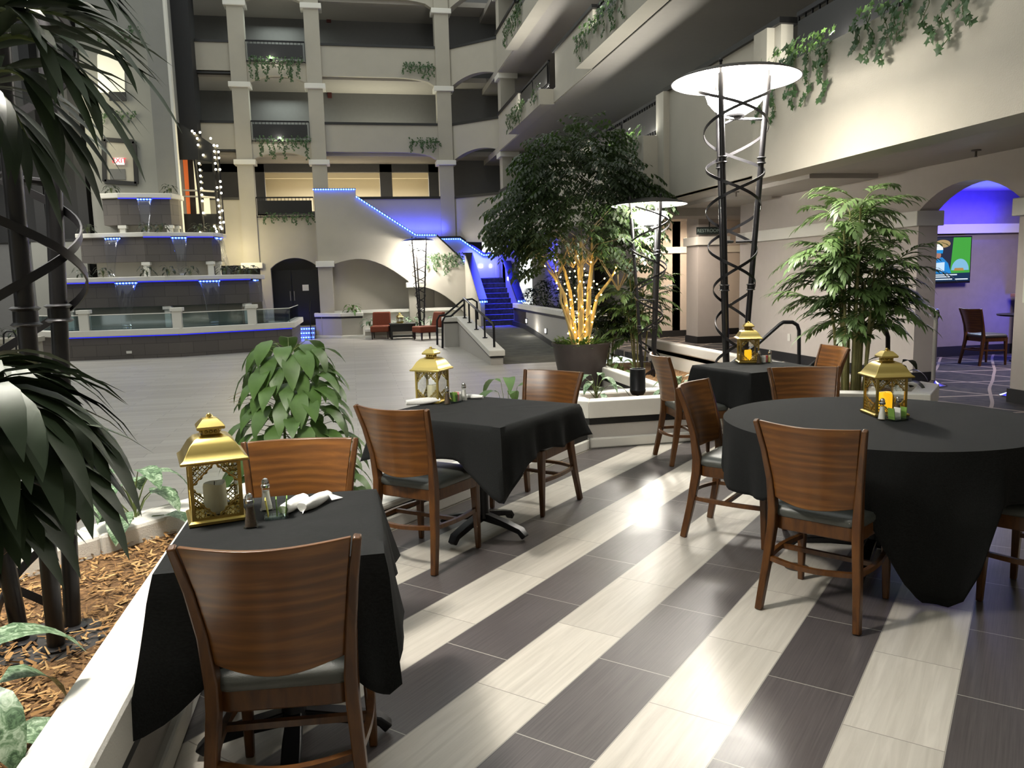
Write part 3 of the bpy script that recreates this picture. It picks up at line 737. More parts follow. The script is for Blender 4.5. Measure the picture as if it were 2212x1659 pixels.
def round_cloth():
    z, R0 = .745, .742; n = 120; vs = []; fs = []
    for s in (.2, .5, .8, .97): vs += [(s*R0*cos(2*pi*i/n), s*R0*sin(2*pi*i/n), z) for i in range(n)]
    def hem(a):                                     # how low the hem hangs, by direction
        pts = [(-180, .42), (-165, .44), (-157, .50), (-131, .50), (-123, .30), (-115, .13), (-106, .02), (-94, .012), (-90, .2), (-87, .50), (-22, .50), (-15, .40), (40, .44), (55, .50), (95, .50), (104, .46), (112, .50), (142, .50), (150, .44), (180, .42)]
        a = (a+180) % 360-180
        for (a0, z0), (a1, z1) in zip(pts, pts[1:]):
            if a0 <= a <= a1: return lerp(z0, z1, (a-a0)/(a1-a0))
        return .44
    Rr = 16
    for j in range(Rr+1):
        v = j/Rr
        for i in range(n):
            a = 360*i/n; zl = hem(a); zz = z-.004-(z-zl)*v
            low = max(0, min(1, (.44-zl)/.43))
            fold = sin(radians(a)*15+.8)*.5+sin(radians(a)*23)*.3+sin(radians(a)*7)*.35
            rr = R0+.012-.17*low*v**1.1+v*(.03+.038*low)*fold
            vs.append((rr*cos(radians(a)), rr*sin(radians(a)), z if j == 0 else zz))
    for j in range(4+Rr): fs += [(j*n+(i+1) % n, (j+1)*n+(i+1) % n, (j+1)*n+i, j*n+i) for i in range(n)]
    fs.append(tuple(reversed(range(n))))
    m = MB(); m.add([(p[0]+2.58, p[1]+3.49, p[2]) for p in vs], fs)
    tag(m.build('tablecloth', 'linen', None, angle=75, solid=.003), 'long black linen on the large round table, reaching the floor in front', 'tablecloth', 'black tablecloths')
round_cloth()
# -------------------------------------------------- gold lanterns
LANT = 'gold lanterns on the tables'
def make_lantern(label, loc, rz):
    t = thing('lantern', label, 'lantern', loc, rz, LANT); b, H0, H1 = .088, .018, .215
    m = MB(); m.sqlathe([(.092, 0), (.096, .003), (.096, .012), (.088, .018)]); m.build('base', 'gold', t, local=True, angle=20)
    for sx in (1, -1):
        for sy in (1, -1): m = MB(); m.bx(sx*.078-.006, sx*.078+.006, sy*.078-.006, sy*.078+.006, H0, H1); m.build('post', 'gold', t, local=True, smooth=False)
    for k in range(4):
        Rm = Matrix.Rotation(k*pi/2, 4, 'Z'); m = MB()
        def bar(p, q, w_=.005):
            m.sweep([Rm @ Vector((p[0], -.078, p[1])), Rm @ Vector((q[0], -.078, q[1]))], (w_, .006), Rm.to_3x3() @ Vector((0, 1, 0)))
        bar((-.078, H0+.004), (.078, H0+.004), .008); bar((-.078, H1-.004), (.078, H1-.004), .008)
        for sg in (1, -1):
            bar((sg*.075, H0+.075), (sg*.004, H0+.006)); bar((sg*.075, H1-.075), (sg*.004, H1-.006))
            for zz, dz in ((H0, 1), (H1, -1)):
                for q in range(4):
                    for r_ in range(4-q):
                        cx_, cz_ = sg*(.072-.017*r_-.006), zz+dz*(.014+.017*q)
                        ring = [Rm @ Vector((cx_+.007*cos(2*pi*i/8), -.078, cz_+.007*sin(2*pi*i/8))) for i in range(8)]
                        m.tube(ring, .0021, 4, closed=True)
        m.build('filigree_panel', 'gold', t, local=True, angle=50)
        m = MB(); m.slab([(-.072, H0), (.072, H0), (.072, H1), (-.072, H1)], (0, 0, 0), Rm.to_3x3() @ Vector((1, 0, 0)), (0, 0, 1), Rm.to_3x3() @ Vector((0, .0015, 0))); m.v = [tuple(Vector(p)+Rm.to_3x3() @ Vector((0, -.074, 0))) for p in m.v]; m.build('pane', 'glass', t, local=True, smooth=False)
    m = MB(); m.sqlathe([(.108, H1), (.110, H1+.004), (.110, H1+.009), (.098, H1+.018), (.088, H1+.036), (.074, H1+.060), (.056, H1+.078), (.036, H1+.086), (.034, H1+.088)]); m.build('roof', 'gold_bright', t, local=True, angle=25, bevel=.0015)
    m = MB(); m.sqlathe([(.027, H1+.086), (.027, H1+.108)])
    for k in range(12):
        a = k*pi/6; m.sphere((.031*cos(a), .031*sin(a), H1+.097), .0065, 6, 4)
    m.build('collar', 'gold', t, local=True, angle=25)
    m = MB(); m.sqlathe([(.044, H1+.106), (.046, H1+.109), (.046, H1+.116), (.036, H1+.128), (.024, H1+.140), (.010, H1+.145)]); m.build('cap', 'gold_bright', t, local=True, angle=25)
    m = MB(); m.sphere((0, 0, H1+.151), .008, 8, 5); m.tube([(.011*cos(2*pi*i/14), -.008+.010*sin(2*pi*i/14), H1+.147+.006*sin(2*pi*i/14)) for i in range(14)], .0014, 5, closed=True); m.build('finial', 'gold_bright', t, local=True)
    for o in t.children:
        for v in o.data.vertices: v.co *= .93
    return t
TZ = .7475
L1, L2, L3, L4 = (-.470, 2.66, TZ), (.47, 4.90, TZ), (3.255, 6.10, TZ), (2.70, 3.60, TZ)
lan = make_lantern('gold lantern with ivory candle on the nearest table', L1, radians(14))
dup(lan, L2, radians(-33), 'gold lantern on the middle square table, beside the folded napkins', LANT)
dup(lan, L3, radians(-18), 'gold lantern with glowing candle on the small square table', LANT)
dup(lan, L4, radians(-12), 'gold lantern with glowing candle on the round table', LANT)
def candle(label, loc, mt, h=.098, r=.036):
    t = thing('candle', label, 'candle', (loc[0], loc[1], loc[2]+.019), 0, 'candles in the lanterns'); n = 28
    m = MB(); vs = []; prof = [(r, 0), (r, h*.5), (r*1.0, h*.9), (r*.94, h), (r*.8, h*.985), (r*.5, h*.93)]
    for j, (rr, z) in enumerate(prof):
        for k in range(n): a = 2*pi*k/n; vs.append((rr*cos(a), rr*sin(a), z+(.003*sin(2*a)+.002*sin(3*a+1) if j >= 2 else 0)))
    fs = [tuple(range(n-1, -1, -1)), tuple(5*n+k for k in range(n))]+[(j*n+k, j*n+(k+1) % n, (j+1)*n+(k+1) % n, (j+1)*n+k) for j in range(5) for k in range(n)]
    m.add(vs, fs); m.build('wax', mt, t, local=True)
    m = MB(); m.tube([(0, 0, h*.9), (.001, 0, h*1.03)], .0015, 5); m.build('wick', 'wax_wick', t, local=True)
candle('unlit ivory pillar candle inside the lantern on the nearest table', L1, 'candle_ivory')
candle('unlit ivory pillar candle inside the lantern on the middle table', L2, 'candle_ivory', .085, .033)
candle('glowing yellow pillar candle inside the lantern on the small square table', L3, 'candle_lit', .085, .03)
candle('glowing yellow pillar candle inside the lantern on the round table', L4, 'candle_lit', .095, .036)
# -------------------------------------------------- shakers, caddies, napkins
def shaker(kind, label, xy):
    t = thing('shaker', label, 'shaker', (xy[0], xy[1], TZ), 0, 'salt and pepper shakers')
    m = MB(); m.lathe([(.0235, 0), (.025, .004), (.020, .02), (.0135, .055), (.0125, .078), (.0125, .08)], 12); m.build('body', 'glass', t, local=True)
    m = MB(); m.lathe([(.018, .004), (.0165, .02), (.0115, .052), (.011, .066)], 12); m.build('seasoning', 'salt' if kind == 's' else 'pepper', t, local=True)
    m = MB(); m.lathe([(.0145, .078), (.0145, .087), (.012, .089), (.0125, .098), (.008, .107), (.001, .11)], 14); m.build('cap', 'chrome', t, local=True)
shaker('p', 'pepper shaker in front of the sugar caddy on the nearest table', (-.345, 2.515)); shaker('s', 'salt shaker behind the pepper on the nearest table', (-.315, 2.70))
shaker('p', 'pepper shaker left of the sugar caddy on the middle table', (.545, 4.765)); shaker('s', 'salt shaker right of the sugar caddy on the middle table', (.665, 4.88))
shaker('p', 'pepper shaker in front of the glowing lantern on the small square table', (3.285, 5.97)); shaker('s', 'salt shaker at right of the caddy on the small square table', (3.40, 6.0))
shaker('s', 'salt shaker leaning at the front of the lantern on the round table', (2.59, 3.47)); shaker('p', 'pepper shaker behind the caddy on the round table', (2.70, 3.50))
def caddy(label, xy, rz, packs, dish=False):
    t = thing('sugar_caddy', label, 'caddy', (xy[0], xy[1], TZ), rz, 'sugar caddies'); w_, d_, h_ = (.036, .026, .045) if not dish else (.045, .03, .02)
    m = MB(); m.box((0, 0, .004), (w_*2, d_*2, .008)); m.build('base', 'glass_green', t, local=True, smooth=False)
    for x, y, sx, sy in ((0, -d_, w_*2, .004), (0, d_, w_*2, .004), (-w_, 0, .004, d_*2), (w_, 0, .004, d_*2)):
        m = MB(); m.box((x, y, h_/2+.004), (sx, sy, h_)); m.build('pane', 'glass', t, local=True, smooth=False)
    names = {'packet_green': 'green', 'packet_yellow': 'pale yellow', 'packet_pink': 'pink', 'packet_white': 'white', 'packet_red': 'red'}
    cs, sn = cos(rz), sin(rz)
    for i, mt in enumerate(packs):
        x = -w_+.009+(2*w_-.018)*i/(max(1, len(packs)-1)); gx, gy = xy[0]+x*cs, xy[1]+x*sn
        tilt = .12*((i % 3)-1)
        o = MB(); o.slab([(-.020, 0), (.020, 0), (.021, .056), (-.019, .056)], (0, 0, 0), (0, 1, 0), (sin(tilt), 0, cos(tilt)), (.0035, 0, 0))
        Mx = Matrix.Translation((gx, gy, TZ+.0085)) @ Matrix.Rotation(rz, 4, 'Z'); o.v = [tuple(Mx @ Vector(p)) for p in o.v]
        tag(o.build('sugar_packet', mt, smooth=False), f'{names[mt]} sugar packet {"at the left end of" if i == 0 else "at the right end of" if i == len(packs)-1 else "second from left in" if i == 1 else "third from left in" if i == 2 else "fourth from left in"} the caddy on {label.split(" on ")[-1]}', 'packet', 'sugar packets in the caddies')
caddy('clear caddy with green packets on the nearest table', (-.275, 2.60), radians(5), ('packet_yellow', 'packet_green', 'packet_green'))
caddy('clear caddy with mixed sugar packets on the middle table', (.605, 4.815), radians(45), ('packet_green', 'packet_green', 'packet_pink', 'packet_white', 'packet_white'))
caddy('clear caddy with sugar packets on the small square table', (3.345, 5.985), radians(14), ('packet_white', 'packet_white', 'packet_red', 'packet_yellow'))
caddy('low glass caddy with green packets on the round table', (2.645, 3.43), radians(10), ('packet_green', 'packet_white', 'packet_green'), True)
def napkin(label, xy, rz, L, r, tail):
    m = MB(); n = 10; vs = []; k = 14; c = Vector((xy[0], xy[1], TZ))
    for i in range(n+1):
        u = i/n; rr = r*(.82+.25*sin(pi*min(1, u*1.15))-.25*max(0, u-.75)*2); x = (u-.5)*L
        for q in range(k):
            a = 2*pi*q/k; f = 1+.10*sin(3*a+u*5); vs.append((x, rr*f*cos(a), max(0.0012, r*.86+rr*f*.86*sin(a))))
    fs = [(i*k+q, (i+1)*k+q, (i+1)*k+(q+1) % k, i*k+(q+1) % k) for i in range(n) for q in range(k)]+[tuple(range(k)), tuple(reversed(range(n*k, n*k+k)))]
    m.add(vs, fs)
    if tail: m.add([(L*.34, -r*.6, .03), (L*.34, -r*1.3, .006), (L*.62, -r*2.1, .004), (L*.5, -r*.7, .02)], [(0, 1, 2, 3)]); m.add([(-L*.5, -r*.5, .012), (-L*.62, -r*.7, .003), (-L*.42, r*.4, .004)], [(0, 1, 2)])
    Mx = Matrix.Translation(c) @ Matrix.Rotation(rz, 4, 'Z'); m.v = [tuple(Mx @ Vector(p)) for p in m.v]
    tag(m.build('napkin', 'napkin', angle=60), label, 'napkin', 'rolled white napkins')
napkin('left white napkin roll on the nearest table, twisted at both ends', (-.225, 2.685), radians(68), .16, .022, True)
napkin('white napkin roll with a pointed tail on the nearest table', (-.155, 2.70), radians(60), .165, .022, True)
napkin('flat white napkin roll left of the lantern on the middle table', (.40, 4.80), radians(5), .21, .023, False)
napkin('thin white napkin roll pointing right from the caddy on the middle table', (.73, 4.93), radians(-35), .14, .015, False)
# -------------------------------------------------- spiral floor lamps
def make_lamp(label, loc, rz, H=3.0, group='spiral floor lamps'):
    t = thing('floor_lamp', label, 'lamp', loc, rz, group); rb, rt = .085, .285
    def rad(z): return lerp(rb, rt, z/(H*.985))
    m = MB(); m.lathe([(.17, 0), (.175, .004), (.175, .014), (.165, .018)], 28); m.build('base_plate', 'plate_dark', t, local=True)
    for k in range(3):
        a = radians(90+120*k); top = H*.985 if k else H*1.02
        p = [(rad(z)*cos(a), rad(z)*sin(a), z) for z in (.012, H*.34, H*.7, top)]
        m = MB(); m.tube(p, .026, 12); m.build('post', 'metal_lamp', t, local=True)
        for z in (.022, H*.36, H*.74):
            m = MB(); m.lathe([(.034, -.03), (.043, -.024), (.034, -.016), (.033, .016), (.043, .024), (.034, .03)] if z > .1 else [(.045, -.008), (.045, .004), (.032, .01)], 16, (rad(z)*cos(a), rad(z)*sin(a), z)); m.build('collar', 'metal_lamp', t, local=True)
    for ph, turns, sgn in ((0, 4.0, 1), (pi*.75, 4.0, -1)):
        n = 150; path = []; ups = []
        for i in range(n+1):
            u = i/n; z = lerp(.06, H*.965, u); a = ph+sgn*turns*2*pi*u; r = rad(z)+.035+.012*sin(a*.5)
            path.append((r*cos(a), r*sin(a), z)); ups.append(Vector((cos(a), sin(a), 0)))
        m = MB(); m.sweep(path, (.026, .006), ups); m.build('spiral_band', 'metal_lamp', t, local=True)
    for z in (H*.18, H*.5, H*.86):
        for k in range(3):
            a = radians(90+120*k); m = MB(); m.tube([(rad(z)*cos(a), rad(z)*sin(a), z), (.02*cos(a), .02*sin(a), z+(.02 if z > H*.8 else 0))], .0125, 8); m.build('brace', 'metal_lamp', t, local=True)
    m = MB(); m.lathe([(.001, H*.862), (.05, H*.866), (.085, H*.872), (.085, H*.878), (.001, H*.88)], 20); m.build('bowl_holder', 'metal_lamp', t, local=True)
    zb = H*.872; m = MB(); m.lathe([(.002, zb+.01), (.10, zb+.022), (.185, zb+.07), (.24, zb+.135), (.262, zb+.20), (.255, zb+.205), (.23, zb+.14), (.17, zb+.085), (.09, zb+.04), (.002, zb+.03)], 36); m.build('bowl', 'bowl', t, local=True)
    zd = H*.985; m = MB(); m.lathe([(.575, zd-.03), (.577, zd-.024), (.50, zd+.014), (.30, zd+.06), (.10, zd+.082), (.001, zd+.085)], 48, caps=False); m.build('shade', 'metal_lamp', t, local=True)
    m = MB(); m.lathe([(.566, zd-.028), (.50, zd+.004), (.30, zd+.048), (.10, zd+.070), (.001, zd+.073)], 48, caps=False); m.build('reflector', 'reflector_glow', t, local=True)
    for k in range(3):
        a = radians(90+120*k); m = MB(); q = (rad(zd)*cos(a), rad(zd)*sin(a)); m.tube([(q[0], q[1], zd), (q[0], q[1], zd+.10)], .012, 8); m.sphere((q[0], q[1], zd+.105), .02, 8, 5); m.build('finial', 'metal_lamp', t, local=True)
    return t
LAMPS = [((3.50, 6.86, .285), radians(7), 'tall spiral floor lamp with bright bowl behind the small square table'),
         ((4.50, 11.55, ZA+.02), radians(75), 'spiral floor lamp with lit bowl right of the tree wrapped in lights'),
         ((2.36, 27.7, -.07), radians(10), 'farthest spiral floor lamp, lit, behind the red lounge chairs'),
         ((-1.025, 2.715, .345), radians(90), 'near spiral lamp posts rising from the bark mulch at the left edge')]
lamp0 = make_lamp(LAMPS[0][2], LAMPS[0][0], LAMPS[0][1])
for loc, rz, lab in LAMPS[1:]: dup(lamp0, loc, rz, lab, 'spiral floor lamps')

for loc, rz, lab in LAMPS:                 # the lamp bulbs throw most of their light down through the bowl
    light('lamp_bulb', 'AREA', (loc[0], loc[1], loc[2]+2.60), 26, (1.0, .955, .87), .34).data.shape = 'DISK'
# ================================================================ PLANTS
def curve3(p0, p1, lift, n=10):
    p0, p1 = Vector(p0), Vector(p1)
    return [p0.lerp(p1, i/n)+Vector((0, 0, lift*4*(i/n)*(1-i/n))) for i in range(n+1)]
def frond(mb, stem, path, nl, L, W, droop, rnd, ang=55, seg=4, tip=True, start=.18, prof=1.0, fold=.25):
    n = len(path)-1
    if stem is not None: stem.tube(path, [lerp(.006, .0015, i/n) for i in range(n+1)], 5)
    for i in range(nl):
        u = lerp(start, .98, i/(nl-1)); k = min(n-1, int(u*n)); f = u*n-k
        p = path[k].lerp(path[k+1], f); d = (path[k+1]-path[k]).normalized()
        up = Vector((0, 0, 1)); sd = d.cross(up)
        sd = sd.normalized() if sd.length > .05 else Vector((1, 0, 0))
        s = 1 if i % 2 else -1; a = radians(lerp(ang, 18, u**1.5)+rnd.uniform(-8, 8))
        dd = d*cos(a)+sd*s*sin(a)+up*rnd.uniform(-.05, .2)
        l_ = L*(.55+.45*sin(pi*min(1, .15+u*.85*prof)))*rnd.uniform(.85, 1.1)
        mb.leaf(p, dd, sd.cross(d)+up*.3, l_, W*rnd.uniform(.85, 1.1), droop*rnd.uniform(.7, 1.3), seg, fold)
    if tip: mb.leaf(path[-1], path[-1]-path[-2], Vector((0, 0, 1)), L*.8, W, droop, seg, fold)
# -------- large palm at the left edge of the view
def left_palm():
    rnd = random.Random(11); K = .70; bx_, by_ = -1.42, 1.60; t = thing('palm_plant', 'large dark palm with long drooping leaflets at the left edge', 'plant', (bx_, by_, .34))
    for dx, dy, h in ((0, 0, 2.0), (.05, .07, 1.5), (-.06, .02, 1.2)):
        m = MB(); m.tube([(bx_+dx, by_+dy, .34), (bx_+.01+dx, by_+dy, .34+h*.5), (bx_+.03+dx, by_-.01+dy, .34+h)], [.024, .021, .016], 8); m.build('cane', 'cane', t)
    A = [((-60, 20), (215, -25), 2.2, .10, .26, .034), ((-80, 110), (250, 110), 2.15, .09, .30, .036), ((-80, 150), (190, 190), 2.05, .09, .30, .038), ((-60, 210), (120, 250), 2.1, .08, .30, .038),
         ((-80, 90), (110, 120), 2.0, .08, .28, .036), ((-60, 200), (60, 300), 2.25, .06, .30, .034), ((-90, 10), (40, -40), 2.3, .06, .25, .034),
         ((-120, 860), (90, 840), 2.15, .07, .32, .058), ((-120, 900), (170, 915), 2.1, .08, .34, .06), ((-120, 980), (140, 1000), 2.0, .07, .34, .06), ((-120, 950), (110, 940), 2.3, .06, .34, .06), ((-140, 1060), (40, 1060), 2.05, .05, .32, .056), ((-120, 830), (40, 800), 2.35, .05, .27, .055), ((-140, 1120), (20, 1120), 2.15, .04, .28, .05), ((-120, 900), (60, 880), 1.95, .06, .34, .06)]
    for (a, b, Y, lift, L, W) in A:
        st, lf = MB(), MB(); low = a[1] > 700; Y *= K
        p0 = at(a[0], a[1], Y); p1 = at(b[0], b[1], Y-.05)
        frond(lf, st, curve3(p0, p1, lift*K), 15, L*K, W*K*1.1, 1.5 if low else .8, rnd, 60 if low else 42, 5, True, .12, fold=.12)
        f = lf.build('frond', 'frond_leaf', t, angle=60); st.build('rachis', 'stem', f)
left_palm()
# -------- spotted foliage plants in the mulch
def spotted(label, loc, h, L, W, n, seed, mt='leaf_variegated', name='foliage_plant', group='broad leaved plants in the mulch', droop=1.3):
    rnd = random.Random(seed); t = thing(name, label, 'plant', loc, 0, group)
    st, lf = MB(), MB()
    for i in range(n):
        a = i*2.4+rnd.uniform(-.3, .3); u = i/n; z = h*lerp(.25, .95, u)
        d = Vector((cos(a), sin(a), lerp(.15, .9, u))).normalized(); p0 = Vector(loc)+Vector((0, 0, z*.5)); pl = L*lerp(.55, .3, u); p1 = p0+d*pl+Vector((0, 0, .5*z))
        st.tube([p0, p0.lerp(p1, .6)+Vector((0, 0, .02)), p1], [.004, .003, .002], 5)
        lf.leaf(p1, Vector((d.x, d.y, d.z*.55)), Vector((d.x*.5, d.y*.5, 1)), L*rnd.uniform(.8, 1.1), W*rnd.uniform(1.0, 1.3), 1.7*droop*rnd.uniform(.7, 1.3), 6, .12, .75, .03)
    st.tube([Vector(loc), Vector(loc)+Vector((0, 0, h*.7))], [.009, .005], 6)
    st.build('stem', 'stem', t); lf.build('foliage', mt, t, angle=70)
    return t
spotted('pale spotted plant in the bark mulch beside the nearest lantern', (-1.03, 3.82, .36), .30, .24, .085, 11, 3)
spotted('pale spotted plant in the bark mulch at the lower left corner', (-1.02, 2.02, .35), .28, .28, .10, 11, 4)
spotted('spotted plant half hidden under the large palm at left', (-1.5, 2.75, .35), .25, .25, .08, 9, 5)
spotted('leafy plant with striped leaves in the planter behind the middle table chair', (2.20, 7.0, .30), .26, .26, .055, 13, 6, group='striped plants in the planters')
spotted('striped plant in the planter left of the small square table', (2.95, 6.86, .30), .22, .24, .06, 14, 7, group='striped plants in the planters')
spotted('tall green plant behind the middle table, left of the half hidden chair back', (1.42, 7.32, ZA), .98, .34, .11, 16, 8, mt='leaf_green', group='striped plants in the planters')
for x, y, s in ((4.2, 6.75, 21), (4.95, 6.45, 22)):
    spotted('small pale plant at the foot of the bamboo palm, %s' % ('left of the canes' if s == 21 else 'right of the canes'), (x, y, .30), .22 if s == 21 else .34, .26, .06, 10, s, 'leaf_variegated' if s == 21 else 'dark_leaf', group='striped plants in the planters')
# -------- bushy plant behind the nearest table
def bush():
    rnd = random.Random(5); c = Vector((-.42, 5.35, ZA)); t = thing('bushy_plant', 'tall bushy plant with large glossy leaves behind the nearest table', 'plant', c)
    m = MB(); m.lathe([(.14, 0), (.16, .02), (.19, .30), (.195, .32), (.17, .32), (.16, .28), (.001, .28)], 24, c); m.build('pot', 'pot', t)
    st, lf = MB(), MB()
    for q in range(4):
        a = q*1.6; st.tube([c+Vector((.04*cos(a), .04*sin(a), .28)), c+Vector((.06*cos(a), .06*sin(a), .9)), c+Vector((.05*cos(a+.5), .05*sin(a+.5), 1.42))], [.012, .009, .005], 6)
    for i in range(165):
        u = (i+.5)/165; a = i*2.4; z = lerp(.42, 1.5, u); out = lerp(.27, .05, u**1.1)
        d = Vector((cos(a), sin(a), lerp(.1, .45, u)+rnd.uniform(-.1, .25))).normalized(); p0 = c+Vector((.04*cos(a), .04*sin(a), z)); p1 = p0+d*(out+rnd.uniform(.02, .10))
        st.tube([p0, p1], [.003, .002], 4)
        dn = Vector((d.x, d.y, rnd.uniform(-.5, .15))); lf.leaf(p1, dn, Vector((d.x*.8, d.y*.8, .7)), rnd.uniform(.20, .30), rnd.uniform(.10, .135), rnd.uniform(1.4, 3.0), 6, .12, .7, .03)
    st.build('stem', 'stem', t); lf.build('foliage', 'leaf_green', t, angle=70)
    tw = MB(); p = c+Vector((-.14, -.05, 1.15))
    for k in range(7): a = 2.2+k*.32; tw.tube([p, p+Vector((.14*cos(a), 0, .05+.09*sin(a))), p+Vector((.26*cos(a), 0, .02+.05*sin(a)))], [.003, .002, .001], 4)
    tw.build('dry_twig', 'dry_stem', t)
bush()
# -------- bamboo palms
def palm(label, loc, h, wid, ncane, nfrond, seed, L=.21, W=.04, mt='palm_leaf', zmin=.45, group='bamboo palms'):
    rnd = random.Random(seed); c = Vector(loc); t = thing('bamboo_palm', label, 'palm', loc, 0, group); tops = []
    for i in range(ncane):
        a = i*2.4; r = .03+.018*sqrt(i)*1.6; lean = wid*rnd.uniform(.08, .3); hh = h*rnd.uniform(.45, .80)
        p = [c+Vector((r*cos(a), r*sin(a), 0)), c+Vector(((r+lean*.35)*cos(a), (r+lean*.35)*sin(a), hh*.5)), c+Vector(((r+lean)*cos(a), (r+lean)*sin(a), hh))]
        m = MB(); m.tube(p, [.016, .014, .009], 8); m.build('cane', 'cane', t); tops.append((p, a))
    lf, st = MB(), MB()
    for i in range(nfrond):
        p, a0 = tops[i % ncane]; u = rnd.uniform(.0, 1.0) if i >= 3*ncane else 1.0; zz = lerp(zmin, 1.0, u)
        base = p[1].lerp(p[2], max(0, (zz-.5)*2)) if zz > .5 else p[0].lerp(p[1], zz*2)
        a = rnd.uniform(0, 2*pi); env = sin(pi*min(1, .18+.72*(base.z-c.z)/h)); l_ = wid*rnd.uniform(.65, 1.05)*lerp(.55, 1, env)
        end = base+Vector((cos(a)*l_, sin(a)*l_, l_*rnd.uniform(-.25, .6)))
        frond(lf, st, curve3(base, end, l_*.16, 8), 20, L, W, 1.1, rnd, 55, 3, True, .3, fold=.1)
    lf.build('foliage', mt, t, angle=70); st.build('rachis', 'stem', t)
    return t
palm('tall bamboo palm with many canes in front of the taupe corridor wall', (4.62, 6.64, .30), 2.22, .56, 12, 170, 31, L=.19, W=.033)
palm('bamboo palm behind the right side of the tree wrapped in lights', (4.75, 12.7, -.1), 2.0, .62, 8, 80, 32, W=.042)
palm('dark palm between the big pot and the lower planter', (4.3, 13.1, -.1), 1.45, .55, 6, 60, 33, mt='dark_leaf', W=.04)
for i, (x, y) in enumerate(((4.15, 11.9), (4.2, 12.6))): spotted('low leafy plant on the mulch of the lower planter, %s' % ('nearer the spotlight' if i == 0 else 'nearer the big pot'), (x, y, -.12), .28, .25, .06, 12, 41+i, 'palm_leaf', group='plants of the lower planter')
# -------- weeping fig in the big pot, wrapped in lights
def ficus():
    rnd = random.Random(2); c = Vector((3.60, 12.25, ZA)); t = thing('fig_tree', 'large leafy indoor tree with several pale trunks in a dark pot', 'tree', c)
    K = 14
    trunks = [((-.10, -.02), (-.28, -.05, .9), (-.55, -.1, 1.3)), ((-.04, .06), (-.14, .1, .95), (-.34, .2, 1.6)), ((.0, -.04), (-.02, -.06, 1.0), (.0, -.05, 1.8)), ((.05, .03), (.02, .05, 1.05), (-.08, .1, 1.8)), ((.09, -.02), (.14, -.04, 1.0), (.2, .0, 1.8)), ((.08, .06), (.30, .05, .85), (.66, .05, 1.35)), ((-.06, -.08), (-.35, -.1, .8), (-.45, -.2, 1.25))]
    for i, (b0, b1, b2) in enumerate(trunks):
        z0 = .72; p = [c+Vector((b0[0], b0[1], z0)), c+Vector((lerp(b0[0], b1[0], .5), lerp(b0[1], b1[1], .5), z0+b1[2]*.45)), c+Vector((b1[0], b1[1], z0+b1[2])), c+Vector((lerp(b1[0], b2[0], .5)+.03, lerp(b1[1], b2[1], .5), z0+(b1[2]+b2[2])/2)), c+Vector((b2[0], b2[1], z0+b2[2]))]
        r = (.045, .04, .055, .05, .05, .04, .025)[i]; m = MB(); m.tube(p, [r, r*.85, r*.72, r*.55, r*.3], 10); m.build('trunk', 'bark', t)
    # crown: sprays along drooping twigs in an umbrella-shaped volume
    cc = c+Vector((.08, .15, 2.9)); lf = MB(); tw = MB(); k = 0
    blobs = [((0, 0, .55), (.95, .9, .75)), ((-.66, -.1, .0), (.8, .8, .62)), ((.6, .0, .15), (.72, .75, .7)), ((-1.0, .0, -.2), (.42, .5, .42)), ((.2, .3, 1.15), (.55, .55, .4)), ((-.3, -.2, -.48), (.62, .6, .32)), ((.55, -.15, -.55), (.62, .6, .42)), ((.95, .0, .25), (.45, .4, .35)), ((-.3, .2, .9), (.7, .6, .4)), ((-.7, .1, -.72), (.25, .3, .3))]
    wts = [b[1][0]*b[1][1]*b[1][2] for b in blobs]; tot = sum(wts)
    for b, w_ in zip(blobs, wts):
        for _ in range(int(1500*w_/tot)+14):
            a, e = rnd.uniform(0, 2*pi), math.asin(rnd.uniform(-1, 1)); rr = rnd.uniform(.55, 1.0)
            p = cc+Vector(b[0])+Vector((b[1][0]*rr*cos(a)*cos(e), b[1][1]*rr*sin(a)*cos(e), b[1][2]*rr*sin(e)))
            d = Vector((p.x-cc.x, p.y-cc.y, .25)).normalized()*rnd.uniform(.7, 1)+Vector((rnd.uniform(-.5, .5), rnd.uniform(-.5, .5), rnd.uniform(-.5, .1)))
            d.normalize(); n = 8; q = p.copy(); pts = [q.copy()]
            for i in range(n):
                q = q+d*.038; d = (d+Vector((0, 0, -.13))).normalized(); pts.append(q.copy())
                s = 1 if i % 2 else -1; sd = d.cross(Vector((0, 0, 1))); sd = sd.normalized() if sd.length > .1 else Vector((1, 0, 0))
                lf.leaf(q, d*.55+sd*s*.8+Vector((0, 0, rnd.uniform(-.9, .0))), Vector((0, 0, 1)), rnd.uniform(.085, .125), rnd.uniform(.045, .062), .8, 2, .1, .8)
            if k % 3 == 0: tw.tube(pts, [.003]*(n+1), 3)
            k += 1
    lf.build('foliage', 'ficus_leaf', t, smooth=False); pass
    for (b0, b1, b2) in trunks[1:6]:
        for q in range(5):
            a = q*1.3+b0[0]*30; p0 = c+Vector((b2[0], b2[1], .72+b2[2]*.85)); p1 = p0+Vector((.75*cos(a), .6*sin(a), rnd.uniform(.1, .7)))
            m = MB(); m.tube([p0-Vector((0, 0, .2)), p0.lerp(p1, .5)+Vector((0, 0, .05)), p1], [.014, .009, .004], 6); m.build('branch', 'dry_stem', t)
    return c, trunks
FC, TRUNKS = ficus()
def big_pot():
    c = FC; t = thing('planter_pot', 'big dark round pot holding the tree wrapped in lights', 'pot', c)
    m = MB(); m.lathe([(.30, 0), (.31, .01), (.46, .80), (.475, .83), (.475, .85), (.445, .85), (.43, .80), (.42, .74), (.001, .74)], 48, c); m.build('pot', 'pot', t)
    m = MB(); m.lathe([(.42, .745), (.2, .765), (.001, .77)], 24, c); m.build('soil', 'soil', t)
big_pot()
